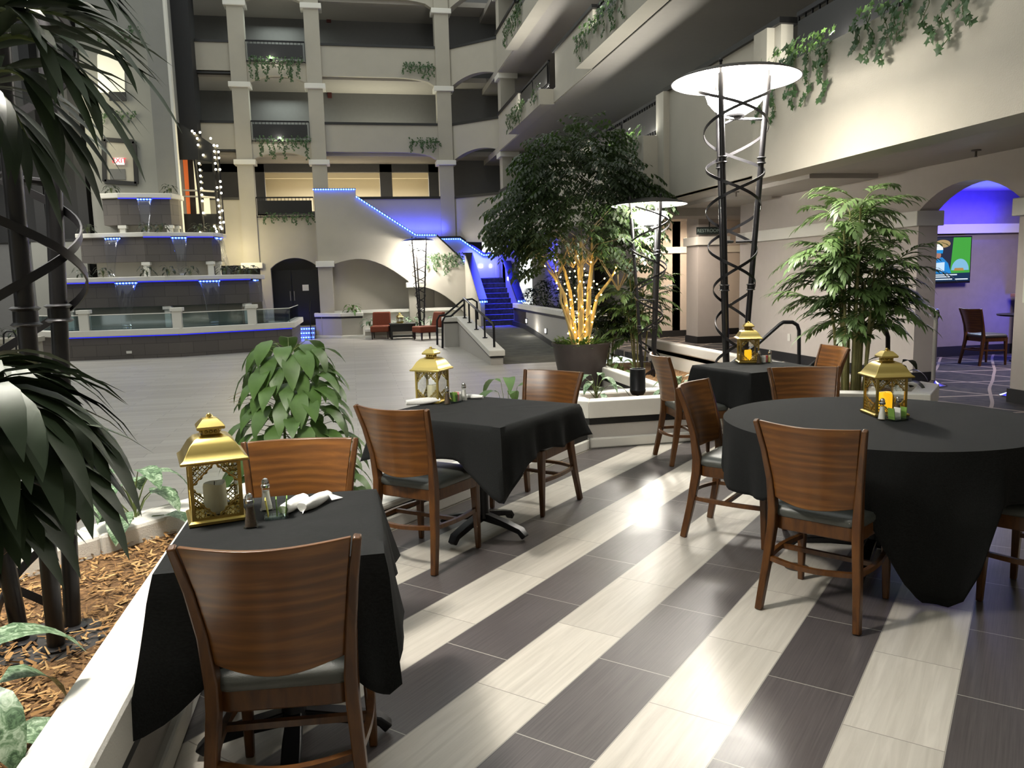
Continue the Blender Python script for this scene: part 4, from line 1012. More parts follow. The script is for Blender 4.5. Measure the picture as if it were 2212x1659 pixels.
def pot_cover():
    rnd = random.Random(8); lf = MB()
    for i in range(420):
        a = rnd.uniform(0, 2*pi); r = .44*sqrt(rnd.uniform(.02, 1)); d = Vector((cos(a)*.8, sin(a)*.8, rnd.uniform(.2, 1.2)))
        lf.leaf(FC+Vector((r*cos(a), r*sin(a), .76+rnd.uniform(0, .13))), d, Vector((0, 0, 1)), rnd.uniform(.06, .12), rnd.uniform(.035, .055), .9, 3, .2)
    tag(lf.build('ground_cover', 'leaf_green', angle=70), 'low leafy ground cover filling the top of the big dark pot', 'ground cover', kind='stuff')
pot_cover()
def tree_lights():
    rnd = random.Random(9); t = thing('string_lights', 'warm string lights wound round the trunks of the potted tree', 'string lights', FC+Vector((0, 0, .9)))
    spots = []
    for i, (b0, b1, b2) in enumerate(TRUNKS[:6]):
        wire = MB(); path = []; n = 60; hi = (1.35, 1.45, 1.5, 1.35, 1.5, 1.3)[i]
        for q in range(n+1):
            u = q/n; z = hi*u; f = min(1, z/b1[2]); g = max(0, (z-b1[2])/(b2[2]-b1[2]))
            x = lerp(lerp(b0[0], b1[0], f), b2[0], g); y = lerp(lerp(b0[1], b1[1], f), b2[1], g); a = u*22+i; r = .062+.012*sin(q*1.7)
            p = FC+Vector((x+r*cos(a), y+r*sin(a), .80+z)); path.append(p)
            if q % 4 == 1: spots.append(p+Vector((.016*cos(a), .016*sin(a), 0)))
        wire.tube(path, .004, 4); wire.build('wire', 'wire', t)
    rnd.shuffle(spots)
    for p in spots[:92]: m = MB(); m.sphere(p, .0125, 8, 5); m.build('bulb', 'bulb_warm', t)
tree_lights()
# -------- tall shrubs in the long planter beside the ramp
def shrub(label, loc, h, w_, n, seed, mt, group, L=.16, W=.06):
    rnd = random.Random(seed); c = Vector(loc); t = thing('shrub', label, 'shrub', loc, 0, group); lf, st = MB(), MB()
    for q in range(5): a = q*1.3; st.tube([c, c+Vector((w_*.3*cos(a), w_*.3*sin(a), h*.8))], [.01, .004], 5)
    for i in range(n):
        a = rnd.uniform(0, 2*pi); z = h*rnd.uniform(.02, 1)**.8; r = w_*.5*sqrt(rnd.uniform(.05, 1))*sin(pi*min(1, .25+.7*z/h)); d = Vector((cos(a), sin(a), rnd.uniform(-.2, .8)))
        lf.leaf(c+Vector((r*cos(a), r*sin(a), z)), d, Vector((0, 0, 1)), L*rnd.uniform(.7, 1.2), W*rnd.uniform(.8, 1.2), 1.1, 3, .2)
    st.build('stem', 'stem', t); lf.build('foliage', mt, t, angle=70)
for i, (x, y, h, wd) in enumerate(((5.5, 24.0, .55, .7), (5.55, 22.6, .8, .8), (5.6, 21.0, 1.25, 1.0), (5.6, 19.6, 1.35, 1.0), (5.5, 18.6, 1.0, .8))):
    shrub('dark shrub in the long planter beside the ramp, %s' % ('smallest, next to the stairs', 'second from the stairs', 'third from the stairs, tall', 'fourth from the stairs, tall', 'nearest the tree trunks')[i], (x, y, .62), h, wd, 240, 50+i, 'dark_leaf', 'shrubs in the long planter')
# -------- ivy
def ivy(label, x0, x1, z, face, depth, nstr, drop, seed, axis='x', mound=26, size=.075):
    size *= .66; mound = int(mound*1.5)
    """strands hang from a trough edge that runs along axis at height z; face = plane coordinate"""
    rnd = random.Random(seed); c = Vector(((x0+x1)/2, face, z)) if axis == 'x' else Vector((face, (x0+x1)/2, z))
    t = thing('ivy_plant', label, 'ivy', c, 0, 'ivy hanging from the balconies'); lf, st = MB(), MB()
    out = Vector((0, -1, 0)) if axis == 'x' else Vector((-1, 0, 0)); al = Vector((1, 0, 0)) if axis == 'x' else Vector((0, 1, 0))
    def lobed(p, nrm, s, spin):
        e1 = nrm.orthogonal().normalized(); e2 = nrm.cross(e1); prof = (1.0, .5, .82, .42, .72, .2, .72, .42, .82, .5); vs = [p]
        for i, q in enumerate(prof): a = spin+2*pi*i/10; vs.append(p+e1*(q*s*cos(a))+e2*(q*s*sin(a))-nrm*(.15*q*s))
        lf.add(vs, [(0, 1+i, 1+(i+1) % 10) for i in range(10)])
    def pt(s, o, zz): return (Vector((s, face, zz)) if axis == 'x' else Vector((face, s, zz)))+out*o
    for i in range(mound):
        p = pt(rnd.uniform(x0, x1), rnd.uniform(-.08, .09), z+rnd.uniform(-.02, .16)); lobed(p, (out+Vector((rnd.uniform(-.6, .6), rnd.uniform(-.6, .6), rnd.uniform(-.1, .9)))).normalized(), size*rnd.uniform(.6, 1), rnd.uniform(0, 6))
    for i in range(nstr):
        s = lerp(x0, x1, (i+rnd.uniform(.1, .9))/nstr); L = drop*rnd.uniform(.35, 1.0); n = max(3, int(L/.042)); path = []; sw = rnd.uniform(-.12, .12)
        for q in range(n+1): u = q/n; path.append(pt(s+sw*u+.02*sin(q), .04+.03*sin(q*.9+i), z+.05-L*u))
        st.tube(path, .0035, 4)
        for q in range(1, n+1):
            for _ in range(2): lobed(path[q]+al*rnd.uniform(-.05, .05)+out*.02, (out+Vector((rnd.uniform(-.5, .5), rnd.uniform(-.5, .5), rnd.uniform(-.3, .5)))).normalized(), size*rnd.uniform(.55, 1), rnd.uniform(0, 6))
    lf.build('foliage', 'ivy_leaf', t, smooth=False); st.build('stem', 'stem', t)
XF = 4.83
ivy('ivy spilling from the trough above the tall lamp, left end', 7.4, 9.0, 3.80, XF, .2, 9, .75, 61, 'y', 60, .10)
ivy('ivy hanging from the trough at the upper right corner', 5.6, 7.0, 3.80, XF, .2, 8, .62, 62, 'y', 34, .10)
ivy('ivy on the balcony rail just above the tree crown', 12.7, 14.6, 3.82, XF, .2, 10, .6, 63, 'y', 50, .10)
ivy('long ivy on the third floor balcony, left of the lit soffit', 13.6, 16.5, 6.32, XF, .2, 15, .55, 64, 'y', 90, .10)
ivy('ivy at the near end of the third floor balcony by the top edge', 11.6, 12.9, 6.32, XF, .2, 6, .35, 65, 'y', 30, .1)
ivy('ivy on the small third floor balcony beside the corner column', 21.4, 23.8, 6.17, XF, .2, 12, .5, 66, 'y', 60, .10)
ivy('short ivy strands at the near end of the small third floor balcony', 19.9, 20.5, 6.17, XF, .2, 3, .45, 67, 'y', 6, .09)
ivy('ivy on the top balcony beside the corner column', 21.5, 23.9, 8.72, XF, .2, 13, .6, 68, 'y', 80, .11)
ivy('ivy under the top arched balcony of the back facade', -3.0, -1.2, 9.05, YF-.22, .2, 14, .75, 70, 'x', 50, .085)
ivy('ivy under the middle arched balcony of the back facade', -2.9, -1.1, 6.42, YF-.22, .2, 12, .7, 71, 'x', 44, .085)
ivy('ivy under the lowest arched balcony by the lit room', -2.85, -1.15, 3.82, YF-.22, .2, 10, .35, 72, 'x', 40, .085)
ivy('ivy tuft on the white parapet of the top gallery, near the column', 2.2, 3.35, 9.0, YF-.12, .2, 9, .5, 73, 'x', 60, .085)
ivy('ivy tuft on the white parapet of the middle gallery, near the column', 2.3, 3.4, 6.42, YF-.12, .2, 9, .5, 74, 'x', 44, .085)
ivy('lit ivy on the stair wall beside the farthest lamp', 2.65, 4.0, 2.32, 28.36, .2, 16, .7, 75, 'x', 60, .075)
ivy('dark ivy under the high window of the tower', -7.2, -6.2, 6.75, 26.96, .2, 8, .3, 76, 'x', 36, .085)
ivy('ivy high on the tower behind the top palm frond', -7.2, -5.9, 9.25, 26.96, .2, 9, .45, 77, 'x', 40, .085)
# ================================================================ FOUNTAIN
def fountain():
    t = thing('fountain', 'tiered slate fountain with white rims and blue lights in front of the tower', 'fountain', (-5.2, 25.2, ZA))
    back = [(-2.0, 27.4), (-8.6, 27.4)]
    T1 = [(-8.6, 24.2), (-7.6, 23.12), (-4.67, 22.94), (-1.76, 24.06), (-1.72, 27.4), (-8.6, 27.4)]
    m = MB(); m.prism(T1, ZA, .23); m.build('basin', 'slate_block', t, smooth=False)
    m = MB(); m.prism(offset_poly(T1, .10), .23, .40); m.build('rim', 'cap_white', t, smooth=False, bevel=.02)
    m = MB(); m.prism(offset_poly(T1, -.12), .38, .42); m.build('water_surface', 'pool', t, smooth=False)
    G = offset_poly(T1, -.04)
    for i in range(4):
        m = MB(); wall_run(m, [G[i], G[i+1]], .02, .40, .80, 1); m.build('glass_panel', 'glass_green', t, smooth=False)
        m = MB(); m.tube([(G[i][0], G[i][1], .805), (G[i+1][0], G[i+1][1], .805)], .012, 6); m.build('glass_edge', 'trim_white', t)
    for x, y in (((G[1][0]*.82+G[2][0]*.18), G[1][1]*.82+G[2][1]*.18), G[2], (G[2][0]*.35+G[3][0]*.65, G[2][1]*.35+G[3][1]*.65)):
        m = MB(); m.box((x, y, .63), (.24, .24, .50)); m.box((x, y, .90), (.32, .32, .10)); m.build('pillar', 'trim_white', t, smooth=False, bevel=.01)
    tiers = [([(-8.4, 25.0), (-8.0, 24.55), (-5.22, 24.4), (-2.95, 25.25), (-2.75, 26.2), (-2.75, 27.3), (-8.4, 27.3)], .97, 1.83, .14, 'core'),
             ([(-7.9, 25.75), (-5.95, 25.4), (-4.05, 25.95), (-3.85, 26.5), (-3.85, 27.2), (-7.9, 27.2)], 2.28, 3.14, .13, 'core'),
             ([(-7.35, 26.35), (-6.74, 26.15), (-5.25, 26.3), (-5.05, 26.75), (-5.05, 27.2), (-7.35, 27.2)], 3.42, 4.36, .15, 'core')]
    prev = .42
    for poly, z0, z1, ch, _ in tiers:
        m = MB(); m.prism(offset_poly(poly, -.10), z0, z1-ch); m.build('tray', 'slate_block', t, smooth=False)
        m = MB(); m.prism(poly, z1-ch, z1); m.build('rim', 'cap_white', t, smooth=False, bevel=.02)
        m = MB(); m.prism(offset_poly(poly, -.42), prev-.02, z0+.01); m.build('core', 'wall', t, smooth=False)
        for q in range(1, 4):
            x, y = offset_poly(poly, -.22)[q]; m = MB(); m.box((x, y, (prev+z0)/2), (.16, .16, z0-prev)); m.box((x, y, z0-.06), (.24, .24, .09)); m.build('pillar', 'trim_white', t, smooth=False)
        prev = z1
    # spouts with blue diodes and falling water
    def fall(p, z, z1, w_, d, throw=.28):
        p, d = Vector((p[0], p[1], 0)), Vector((d[0], d[1], 0)).normalized(); n_ = Vector((d.y, -d.x, 0)); n_ = n_ if n_.y < 0 else -n_
        a = atan2(d.y, d.x)
        m = MB(); q = p+n_*.02; m.box((q.x, q.y, z-.03), (w_, .05, .05), a); m.build('spout', 'base_black', t, smooth=False)
        m = MB(); q = p+n_*.05; m.box((q.x, q.y, z-.05), (w_, .02, .03), a); m.build('led_strip', 'led_blue', t, smooth=False)
        n = 12; vs = []
        for i in range(n+1):
            u = i/n; o = p+n_*(.04+throw*sqrt(u)*.8+throw*.2*u); hw = w_*.5*lerp(.92, .42, u); zz = z-.06-(z-.06-z1)*u**1.15
            for k in range(7): e = -1+2*k/6; b = o+d*(hw*e)+n_*(.012*sin(e*7+u*9)); vs.append((b.x, b.y, zz))
        m = MB(); m.add(vs, [(i*7+k, i*7+k+1, i*7+7+k+1, i*7+7+k) for i in range(n) for k in range(6)]); m.build('water_sheet', 'water', t, solid=.006)
        for e in (-1, 1): m = MB(); m.tube([vs[i*7+(0 if e < 0 else 6)] for i in range(n+1)], .009, 5); m.build('water_stream', 'water', t)
    def on(poly, i, f): a, b = Vector(poly[i]), Vector(poly[i+1]); return a.lerp(b, f), b-a
    p2, p3, p4 = (offset_poly(q[0], -.03) for q in tiers)
    for poly, i, f, z, z1, w_ in ((p2, 1, .62, 1.70, .44, .62), (p2, 2, .50, 1.70, .44, .60), (p2, 3, .35, 1.70, .44, .45), (p3, 0, .55, 3.02, 1.86, .45), (p3, 1, .50, 3.02, 1.86, .45), (p3, 2, .40, 3.02, 1.86, .4), (p4, 1, .5, 4.22, 3.16, .42)):
        c, d = on(poly, i, f); fall(c, z, z1, w_, d)
    for poly, i, z in ((T1, 1, .215), (T1, 2, .215), (p2, 1, 1.675), (p2, 2, 1.675), (p3, 1, 2.995), (p3, 2, 2.995), (p4, 1, 4.195)):
        a, b = Vector(poly[i]), Vector(poly[i+1]); n_ = (b-a).normalized(); n_ = Vector((n_.y, -n_.x)); a, b = a+n_*.035, b+n_*.035
        m = MB(); m.tube([(a.x, a.y, z), (b.x, b.y, z)], .012, 5); m.build('led_strip', 'led_blue_soft', t)
    m = MB(); q = Vector(T1[1]).lerp(Vector(T1[2]), .55); m.box((q.x, q.y-.012, -.22), (.14, .02, .07), atan2(-.18, 2.93)); m.build('outlet', 'outlet', t, smooth=False)
fountain()
FP = [((-7.0, 26.55, 4.36), 'top tier of the fountain, left side'), ((-5.35, 26.6, 4.36), 'top tier of the fountain, right side'), ((-7.55, 25.75, 3.14), 'third tier of the fountain, left end'), ((-5.9, 25.65, 3.14), 'third tier of the fountain, middle'), ((-5.5, 25.7, 3.14), 'third tier of the fountain, right of the middle'), ((-4.5, 26.2, 3.14), 'third tier of the fountain, under the lift'), ((-4.15, 26.4, 3.14), 'third tier of the fountain, right end'),
      ((-7.5, 24.75, 1.83), 'second tier of the fountain, left end'), ((-6.95, 24.75, 1.83), 'second tier of the fountain, left of the waterfall'), ((-5.75, 24.65, 1.83), 'second tier of the fountain, left of its corner'), ((-5.15, 24.65, 1.83), 'second tier of the fountain, at its corner'), ((-4.6, 24.9, 1.83), 'second tier of the fountain, right of its corner'), ((-3.7, 25.3, 1.83), 'second tier of the fountain, third from its right end'), ((-3.3, 25.5, 1.83), 'second tier of the fountain, second from its right end'), ((-3.0, 25.65, 1.83), 'second tier of the fountain, at its right end')]
for i, (p, s) in enumerate(FP):
    spotted('small dark leafy plant on the '+s, (p[0], p[1], p[2]-.01), .26, .26, .06, 13, 100+i, 'dark_leaf', 'fountain_plant', 'plants on the fountain tiers')
m = MB(); m.prism([(-9.6, 22.3), (-8.1, 22.3), (-8.1, 23.0), (-9.6, 23.0)], ZA, .18); m.prism([(-9.65, 22.25), (-8.05, 22.25), (-8.05, 23.05), (-9.65, 23.05)], .18, .30); tag(m.build('planter_box', 'wall', smooth=False), 'white planter box at the far left end of the fountain', 'planter')
for i, x in enumerate((-9.2, -8.6)): spotted('leafy plant in the white box left of the fountain, %s' % ('left one' if i == 0 else 'right one'), (x, 22.65, .30), .25, .3, .07, 14, 130+i, 'dark_leaf', 'fountain_plant', 'plants in the white box')
m = MB(); m.tube([at(8, 775, 21.5), at(8, 722, 21.5), at(14, 716, 21.5), at(28, 716, 21.5), at(34, 724, 21.5), at(36, 775, 21.5)], .02, 8); tag(m.build('handrail', 'metal_black'), 'small black handrail loop at the far left by the white box', 'handrail')

# ================================================================ STAIRS
def stairs():
    t = thing('staircase', 'carpeted staircase with blue lights rising to the first gallery', 'staircase', (4.7, 25.2, 0)); Yw = 28.4
    n = 16; a1 = [(-.6+2.62*i/n, 0) for i in range(n+1)]
    def arch1(x): u = (x+.6)/2.62; return 2.02+.30*sin(pi*min(.5, u*1.05+.12)) if u < .36 else 2.32-.82*((u-.36)/.64)**1.75
    def arch2(x): u = (x-2.3)/1.75; return 1.30-.02*u-1.04*u**2.0
    pts = [(-1.06, ZA), (-.6, ZA)]+[(x, arch1(x)) for x, _ in a1]+[(2.02, ZA), (2.3, ZA)]+[(2.3+1.75*i/10, arch2(2.3+1.75*i/10)) for i in range(11)]+[(4.05, ZA), (4.2, ZA), (4.2, 2.18), (4.0, 2.18), (3.07, 3.09), (2.35, 3.10), (.34, 4.44), (.34, 4.68), (-1.06, 4.68)]
    m = MB(); m.slab(pts, (0, Yw, 0), (1, 0, 0), (0, 0, 1), (0, .2, 0)); m.build('front_wall', 'wall', t, smooth=False)
    m = MB(); m.box((-.83, Yw+.02, 2.16), (.62, .36, .2)); m.build('column_cap', 'trim_white', t, smooth=False, bevel=.012)
    m = MB(); m.box((2.16, Yw+.02, 1.36), (.46, .36, .18)); m.build('column_cap', 'trim_white', t, smooth=False, bevel=.012)
    m = MB(); m.slab([(25.15, ZA), (25.15, .86), (27.8, 2.38), (28.4, 2.38), (28.4, ZA)], (4.06, 0, 0), (0, 1, 0), (0, 0, 1), (.14, 0, 0)); m.build('side_wall', 'wall', t, smooth=False)
    m = MB(); m.slab([(25.15, ZA), (25.15, .80), (27.8, 2.42), (29.1, 2.42), (29.1, ZA)], (5.30, 0, 0), (0, 1, 0), (0, 0, 1), (.14, 0, 0)); m.build('side_wall', 'wall', t, smooth=False)
    m = MB(); m.slab([(5.44, ZA), (5.44, 2.42), (4.84, 2.42), (4.0, 3.02), (3.0, 3.02), (3.0, ZA)], (0, 29.1, 0), (1, 0, 0), (0, 0, 1), (0, .14, 0)); m.build('back_wall', 'wall', t, smooth=False)
    for k in range(9):
        m = MB(); m.bx(4.2, 5.3, 25.2+.29*k, 28.0, -.02 if k == 0 else .17*k-.02, .17*(k+1)); m.build('step', 'carpet_stair', t, smooth=False, bevel=.01)
    m = MB(); m.bx(4.2, 5.3, 27.8, 29.1, 1.3, 1.545); m.build('landing', 'carpet_stair', t, smooth=False)
    for k in range(5):
        m = MB(); m.bx(3.0, 4.2-.24*k, 28.6, 29.1, 1.4, 1.545+.15*(k+1)); m.build('step', 'carpet_stair', t, smooth=False)
    # dark caps on the balustrade walls
    caps = [([(-1.1, Yw, 4.70), (.34, Yw, 4.70)], 'x'), ([(.34, Yw, 4.46), (2.35, Yw, 3.12)], 'x'), ([(2.35, Yw, 3.12), (3.07, Yw, 3.11)], 'x'), ([(3.07, Yw, 3.11), (4.0, Yw, 2.2)], 'x'), ([(4.0, Yw, 2.2), (4.2, Yw, 2.2)], 'x')]
    for p, _ in caps: m = MB(); m.sweep([Vector(q)+Vector((0, .1, 0)) for q in p], (.28, .05), (0, 0, 1)); m.build('wall_cap', 'stripe_black', t, smooth=False)
    for x, za in ((4.13, .06), (5.37, 0)):
        m = MB(); m.sweep([(x, 25.05, .84+za-.06), (x, 27.8, 2.41+(.03 if x > 5 else 0)), (x, 28.4 if x < 5 else 29.1, 2.42+(.03 if x > 5 else 0))], (.26, .07), (0, 0, 1)); m.build('wall_cap', 'stripe_black', t, smooth=False)
    m = MB(); m.sweep([(5.5, 29.1, 2.45), (4.84, 29.1, 2.45), (4.0, 29.1, 3.05), (3.0, 29.1, 3.05)], (.26, .06), (0, 0, 1)); m.build('wall_cap', 'stripe_black', t, smooth=False)
    for p, _ in caps[:3]+caps[4:]: m = MB(); m.sweep([Vector(q)+Vector((0, -.045, -.015)) for q in p], (.035, .035), (0, 0, 1)); m.build('led_strip', 'led_blue', t, smooth=False)
    m = MB(); m.sweep([(5.3, 29.0, 2.38), (4.84, 29.0, 2.38), (4.0, 29.0, 2.98), (3.3, 29.0, 2.98)], (.035, .035), (0, 0, 1)); m.build('led_strip', 'led_blue', t, smooth=False)
    for x0, x1, z in ((4.02, 4.26, .76), (5.26, 5.52, .74)): m = MB(); m.bx(x0, x1, 25.0, 25.04, z, z+.05); m.build('led_strip', 'led_blue', t, smooth=False)
    for x, y, z, sx, sy in ((4.75, 29.08, 1.98, .13, .03), (5.12, 29.08, 1.98, .06, .03), (5.285, 26.7, 1.5, .03, .09)): m = MB(); m.box((x, y, z), (sx, sy, .11)); m.build('step_light', 'fix_white', t, smooth=False)
stairs()
light('stair_blue', 'AREA', (4.75, 28.5, 2.75), 30, (.04, .05, 1.0), .9, (radians(35), 0, 0), size_y=.3, spread=100)
light('stair_blue_flight', 'AREA', (4.75, 26.6, 2.7), 45, (.03, .04, 1.0), 1.0, (radians(-12), 0, 0), size_y=2.4, spread=55)
light('stair_blue_upper', 'AREA', (2.2, 29.0, 3.35), 9, (.05, .07, 1.0), 2.6, (radians(115), 0, 0), size_y=.1)
light('stair_blue_wall', 'AREA', (4.5, 26.7, 2.3), 12, (.03, .04, 1.0), .3, (0, radians(-80), 0), size_y=2.0, spread=90)
# dark doors with lit steps left of the stair wall
def entry():
    t = thing('entry_steps', 'three blue lit steps between the fountain and the white column', 'steps', (-2.2, 28.3, ZA))
    for k in range(3):
        m = MB(); m.bx(-3.1, -1.3, 28.1+.3*k, 29.9, ZA if k == 0 else ZA+.13*k-.01, ZA+.13*(k+1)); m.build('step', 'wall_cool', t, smooth=False)
        m = MB(); m.bx(-2.6, -1.34, 28.07+.3*k, 28.09+.3*k, ZA+.13*k+.05, ZA+.13*k+.08); m.build('led_strip', 'led_blue', t, smooth=False)
    d = struct(MB().bx(-3.05, -2.1, 29.9, 29.95, 0, 2.0).build('door_1', 'panel_black', None, smooth=False)); MB().tube([(-2.16, 29.87, .9), (-2.16, 29.87, 1.25)], .015, 6).build('door_handle', 'steel', d)
    d = struct(MB().bx(-2.08, -1.12, 29.9, 29.95, 0, 2.0).build('door_2', 'panel_black', None, smooth=False)); MB().tube([(-2.02, 29.87, .9), (-2.02, 29.87, 1.25)], .015, 6).build('door_handle', 'steel', d)
    tag(MB().bx(-1.72, -1.5, 29.88, 29.898, 1.25, 1.47).build('notice', 'paper', smooth=False), 'small pale notice on the dark double door', 'notice')
    tag(MB().tube([(-1.42, 28.0, ZA), (-1.42, 28.0, .55), (-1.42, 28.6, .9)], .018, 8).build('handrail', 'metal_black'), 'thin black handrail beside the blue lit steps', 'handrail')
entry()
light('entry_blue', 'POINT', (-2.0, 27.95, -.2), 5, (.05, .07, 1.0), .1)
planter_wall('planter_wall', 'white angular planter below the left column of the stair wall', [(-1.3, 28.9), (-1.3, 28.55), (-.38, 27.9), (.38, 27.9), (.38, 28.35)], 1, .47, ZA, w=.14, cap_h=.13, face='wall')
planter_wall('planter_wall', 'low white planter wall behind the red chairs', [(.40, 27.3), (3.3, 27.3), (3.7, 28.3)], 1, -.08, ZA, w=.14, cap_h=.1, face='wall', z_stripe=False)
m = MB(); m.bx(-.6, 4.0, 28.62, 28.72, ZA, .42); m.bx(-.6, 4.0, 28.5, 28.75, .42, .52); struct(m.build('trim_12', 'trim_white', smooth=False))
spotted('leafy plant in the white angular planter under the arch', (.02, 28.2, .38), .32, .32, .08, 14, 140, 'leaf_green', 'foliage_plant', 'plants by the stair wall')
for i, x in enumerate((.6, 1.15, 1.75, 2.1, 2.9, 3.35)): spotted('pale leafy plant behind the red chairs, %s' % ('leftmost, by the angular planter', 'second from the left', 'behind the black table', 'left of the farthest lamp', 'right of the farthest lamp', 'rightmost, near the stairs')[i], (x, 27.75, -.12), .32, .34, .09, 13, 141+i, 'leaf_variegated', 'foliage_plant', 'plants by the stair wall')
for px0, lab in ((0.0, 'x'),): pass

# ================================================================ RAMP
def ramp():
    t = thing('ramp_wall', 'sloping white wall with black stripe along the left side of the ramp', 'wall', (3.1, 20, ZA)); X = 2.95
    m = MB(); m.slab([(17.2, ZA), (22.5, ZA), (22.5, .32), (17.2, -.20)], (X+.02, 0, 0), (0, 1, 0), (0, 0, 1), (.28, 0, 0)); m.bx(2.56, X+.3, 22.45, 22.85, ZA, .32); m.build('wall', 'planter_grey', t, smooth=False)
    m = MB(); m.slab([(17.15, -.20), (22.5, .32), (22.5, .45), (17.15, -.07)], (X-.02, 0, 0), (0, 1, 0), (0, 0, 1), (.36, 0, 0)); m.bx(2.53, X+.34, 22.42, 22.88, .32, .45); m.build('cap', 'cap_white', t, smooth=False, bevel=.015)
    m = MB(); m.slab([(17.18, -.245), (22.47, .275), (22.47, .315), (17.18, -.205)], (X+.01, 0, 0), (0, 1, 0), (0, 0, 1), (.3, 0, 0)); m.bx(2.55, X+.3, 22.44, 22.86, .275, .315); m.build('stripe', 'stripe_black', t, smooth=False)
    h = thing('handrail', 'black pipe handrail running down the sloping ramp wall', 'handrail', (3.12, 20, 0))
    def zt(y): return -.07+(y-17.15)*.0972
    P = [(3.12, y, zt(y)) for y in (17.7, 19.0, 20.3, 21.6)]
    m = MB(); m.tube([(3.12, 17.55, zt(17.55)), (3.12, 17.55, zt(17.55)+.44), (3.12, 17.66, zt(17.6)+.53), (3.12, 22.3, zt(22.3)+.55)], .028, 10); m.build('rail', 'metal_black', h)
    for p in ((3.12, 18.8, zt(18.8)), (3.12, 20.1, zt(20.1)), (3.12, 21.3, zt(21.3)), (3.12, 22.2, zt(22.2))): m = MB(); m.tube([p, (p[0], p[1], p[2]+.55)], .024, 8); m.lathe([(.06, 0), (.06, .02)], 12, p); m.build('post', 'metal_black', h)
    for i, dx in enumerate((0, .0)):
        Y = 22.2+i*1.2; q = [(945-6*0, 756), (944, 692), (949, 682), (962, 680), (1000, 648), (1020, 646), (1030, 652), (1032, 690)] if i else [(956, 752), (956, 694), (961, 684), (974, 683), (1003, 657)]
        m = MB(); m.tube([at(a, b, Y) for a, b in q], .03, 8); tag(m.build('handrail', 'metal_black'), 'black pipe handrail descending left of the ramp wall, %s' % ('nearer one' if i == 0 else 'farther one beside the red chair'), 'handrail')
ramp()
def long_planter():
    pts = [(5.10, 25.1), (4.93, 17.9), (5.9, 17.6)]
    t = planter_wall('planter_wall', 'long high planter wall along the right side of the ramp', pts, 1, .71, ZA, w=.2, base=False)
    m = MB(); m.slab([(18.0, ZA), (25.1, ZA), (25.1, .14), (23.0, .13), (18.0, -.24)], (0, 0, 0), (0.0236, 1, 0), (0, 0, 1), (.03, 0, 0)); m.v = [(p[0]+4.495, p[1], p[2]) for p in m.v]; m.build('baseboard', 'base_black', t, smooth=False)
    for y, z in ((22.9, .24), (20.3, .10)):
        x = 4.93+(y-17.9)*.0236; m = MB(); m.box((x+.028, y, z), (.03, .19, .15)); f = m.build('step_light', 'metal_black', t, smooth=False); m = MB(); m.box((x+.01, y, z), (.02, .11, .10)); m.build('diffuser', 'fix_white', f, smooth=False)
    m = MB(); m.prism([(5.0, 18.0), (6.2, 17.8), (6.2, 25), (5.12, 25)], ZA, .62); tag(m.build('planting_soil', 'soil', smooth=False), 'dark soil in the long high planter beside the ramp', 'soil', kind='stuff')
long_planter()
for y0, y1, z in ((2.0, 9.0, 3.82), (12.8, 16.9, 3.82), (3.0, 16.4, 6.34), (19.9, 23.8, 6.34)): light('trough_uplight', 'AREA', (5.0, (y0+y1)/2, z), 3.2*(y1-y0), (1.0, .98, .9), .12, (radians(180), 0, 0), size_y=y1-y0)
light('ramp_step_light', 'POINT', (4.8, 21.5, .1), 1.5, (1, .95, .85), .05)

# ================================================================ BALCONY RAILINGS
def railing(label, p0, p1, z0, z1, panel, group='balcony railings with dark panels', bars=True):
    p0, p1 = Vector((p0[0], p0[1], 0)), Vector((p1[0], p1[1], 0)); d = p1-p0; L = d.length; d.normalize(); a = atan2(d.y, d.x)
    t = thing('balcony_railing', label, 'railing', ((p0.x+p1.x)/2, (p0.y+p1.y)/2, z0), 0, group); mid = (p0+p1)/2
    m = MB(); m.box((mid.x, mid.y, z1-.02), (L, .06, .045), a); m.build('top_rail', 'metal_black', t, smooth=False)
    m = MB(); m.box((mid.x, mid.y, z0+.06), (L, .04, .03), a); m.build('bottom_rail', 'metal_black', t, smooth=False)
    nb = min(40, int(L/.12))
    for i in range(nb+1):
        q = p0+d*(L*i/nb); m = MB(); m.box((q.x, q.y, (z0+z1)/2), (.018, .018, z1-z0-.04), a); m.build('baluster', 'metal_black', t, smooth=False)
    np_ = max(1, round(L/1.9)); gap = .12; h = z1-z0; n_ = Vector((d.y, -d.x, 0)); n_ = n_ if (n_.x < -.5 or n_.y < -.5) else -n_
    for i in range(np_):
        q = p0+d*(L*(i+.5)/np_)+n_*.035; m = MB(); m.box((q.x, q.y, z0+h*.52), (L/np_-gap, .02, h*.62), a); m.build('dark_panel', 'panel_black', t, smooth=False)
        if i: q = p0+d*(L*i/np_); m = MB(); m.box((q.x, q.y, (z0+z1)/2), (.05, .05, h), a); m.build('post', 'metal_black', t, smooth=False)
    return t
for k, s in enumerate(('lowest, in front of the lit room', 'middle', 'top')): railing('railing with dark panel on the %s arched balcony of the back facade' % s if k else 'railing with dark panel on the lowest arched balcony, in front of the lit room', (X0R+.02, YF-.1), (X1L-.02, YF-.1), SILL[k]-.74, SILL[k], 1)
railing('railing with dark panels above the tall lamp at the upper right', (5.28, 3.2), (5.28, 8.8), 3.80, 4.48, 1)
railing('railing with dark panels on the balcony above the tree', (5.28, 12.8), (5.28, 16.9), 3.80, 4.48, 1)
railing('railing with dark panels on the near third floor balcony', (5.28, 7.0), (5.28, 16.4), 6.33, 7.03, 1)
railing('railing with dark panels on the small third floor balcony by the column', (5.28, 20.5), (5.28, 23.9), 6.33, 7.03, 1)
railing('railing with dark panels on the top floor balcony by the column', (5.28, 10.0), (5.28, 24.0), 8.9, 9.62, 1)
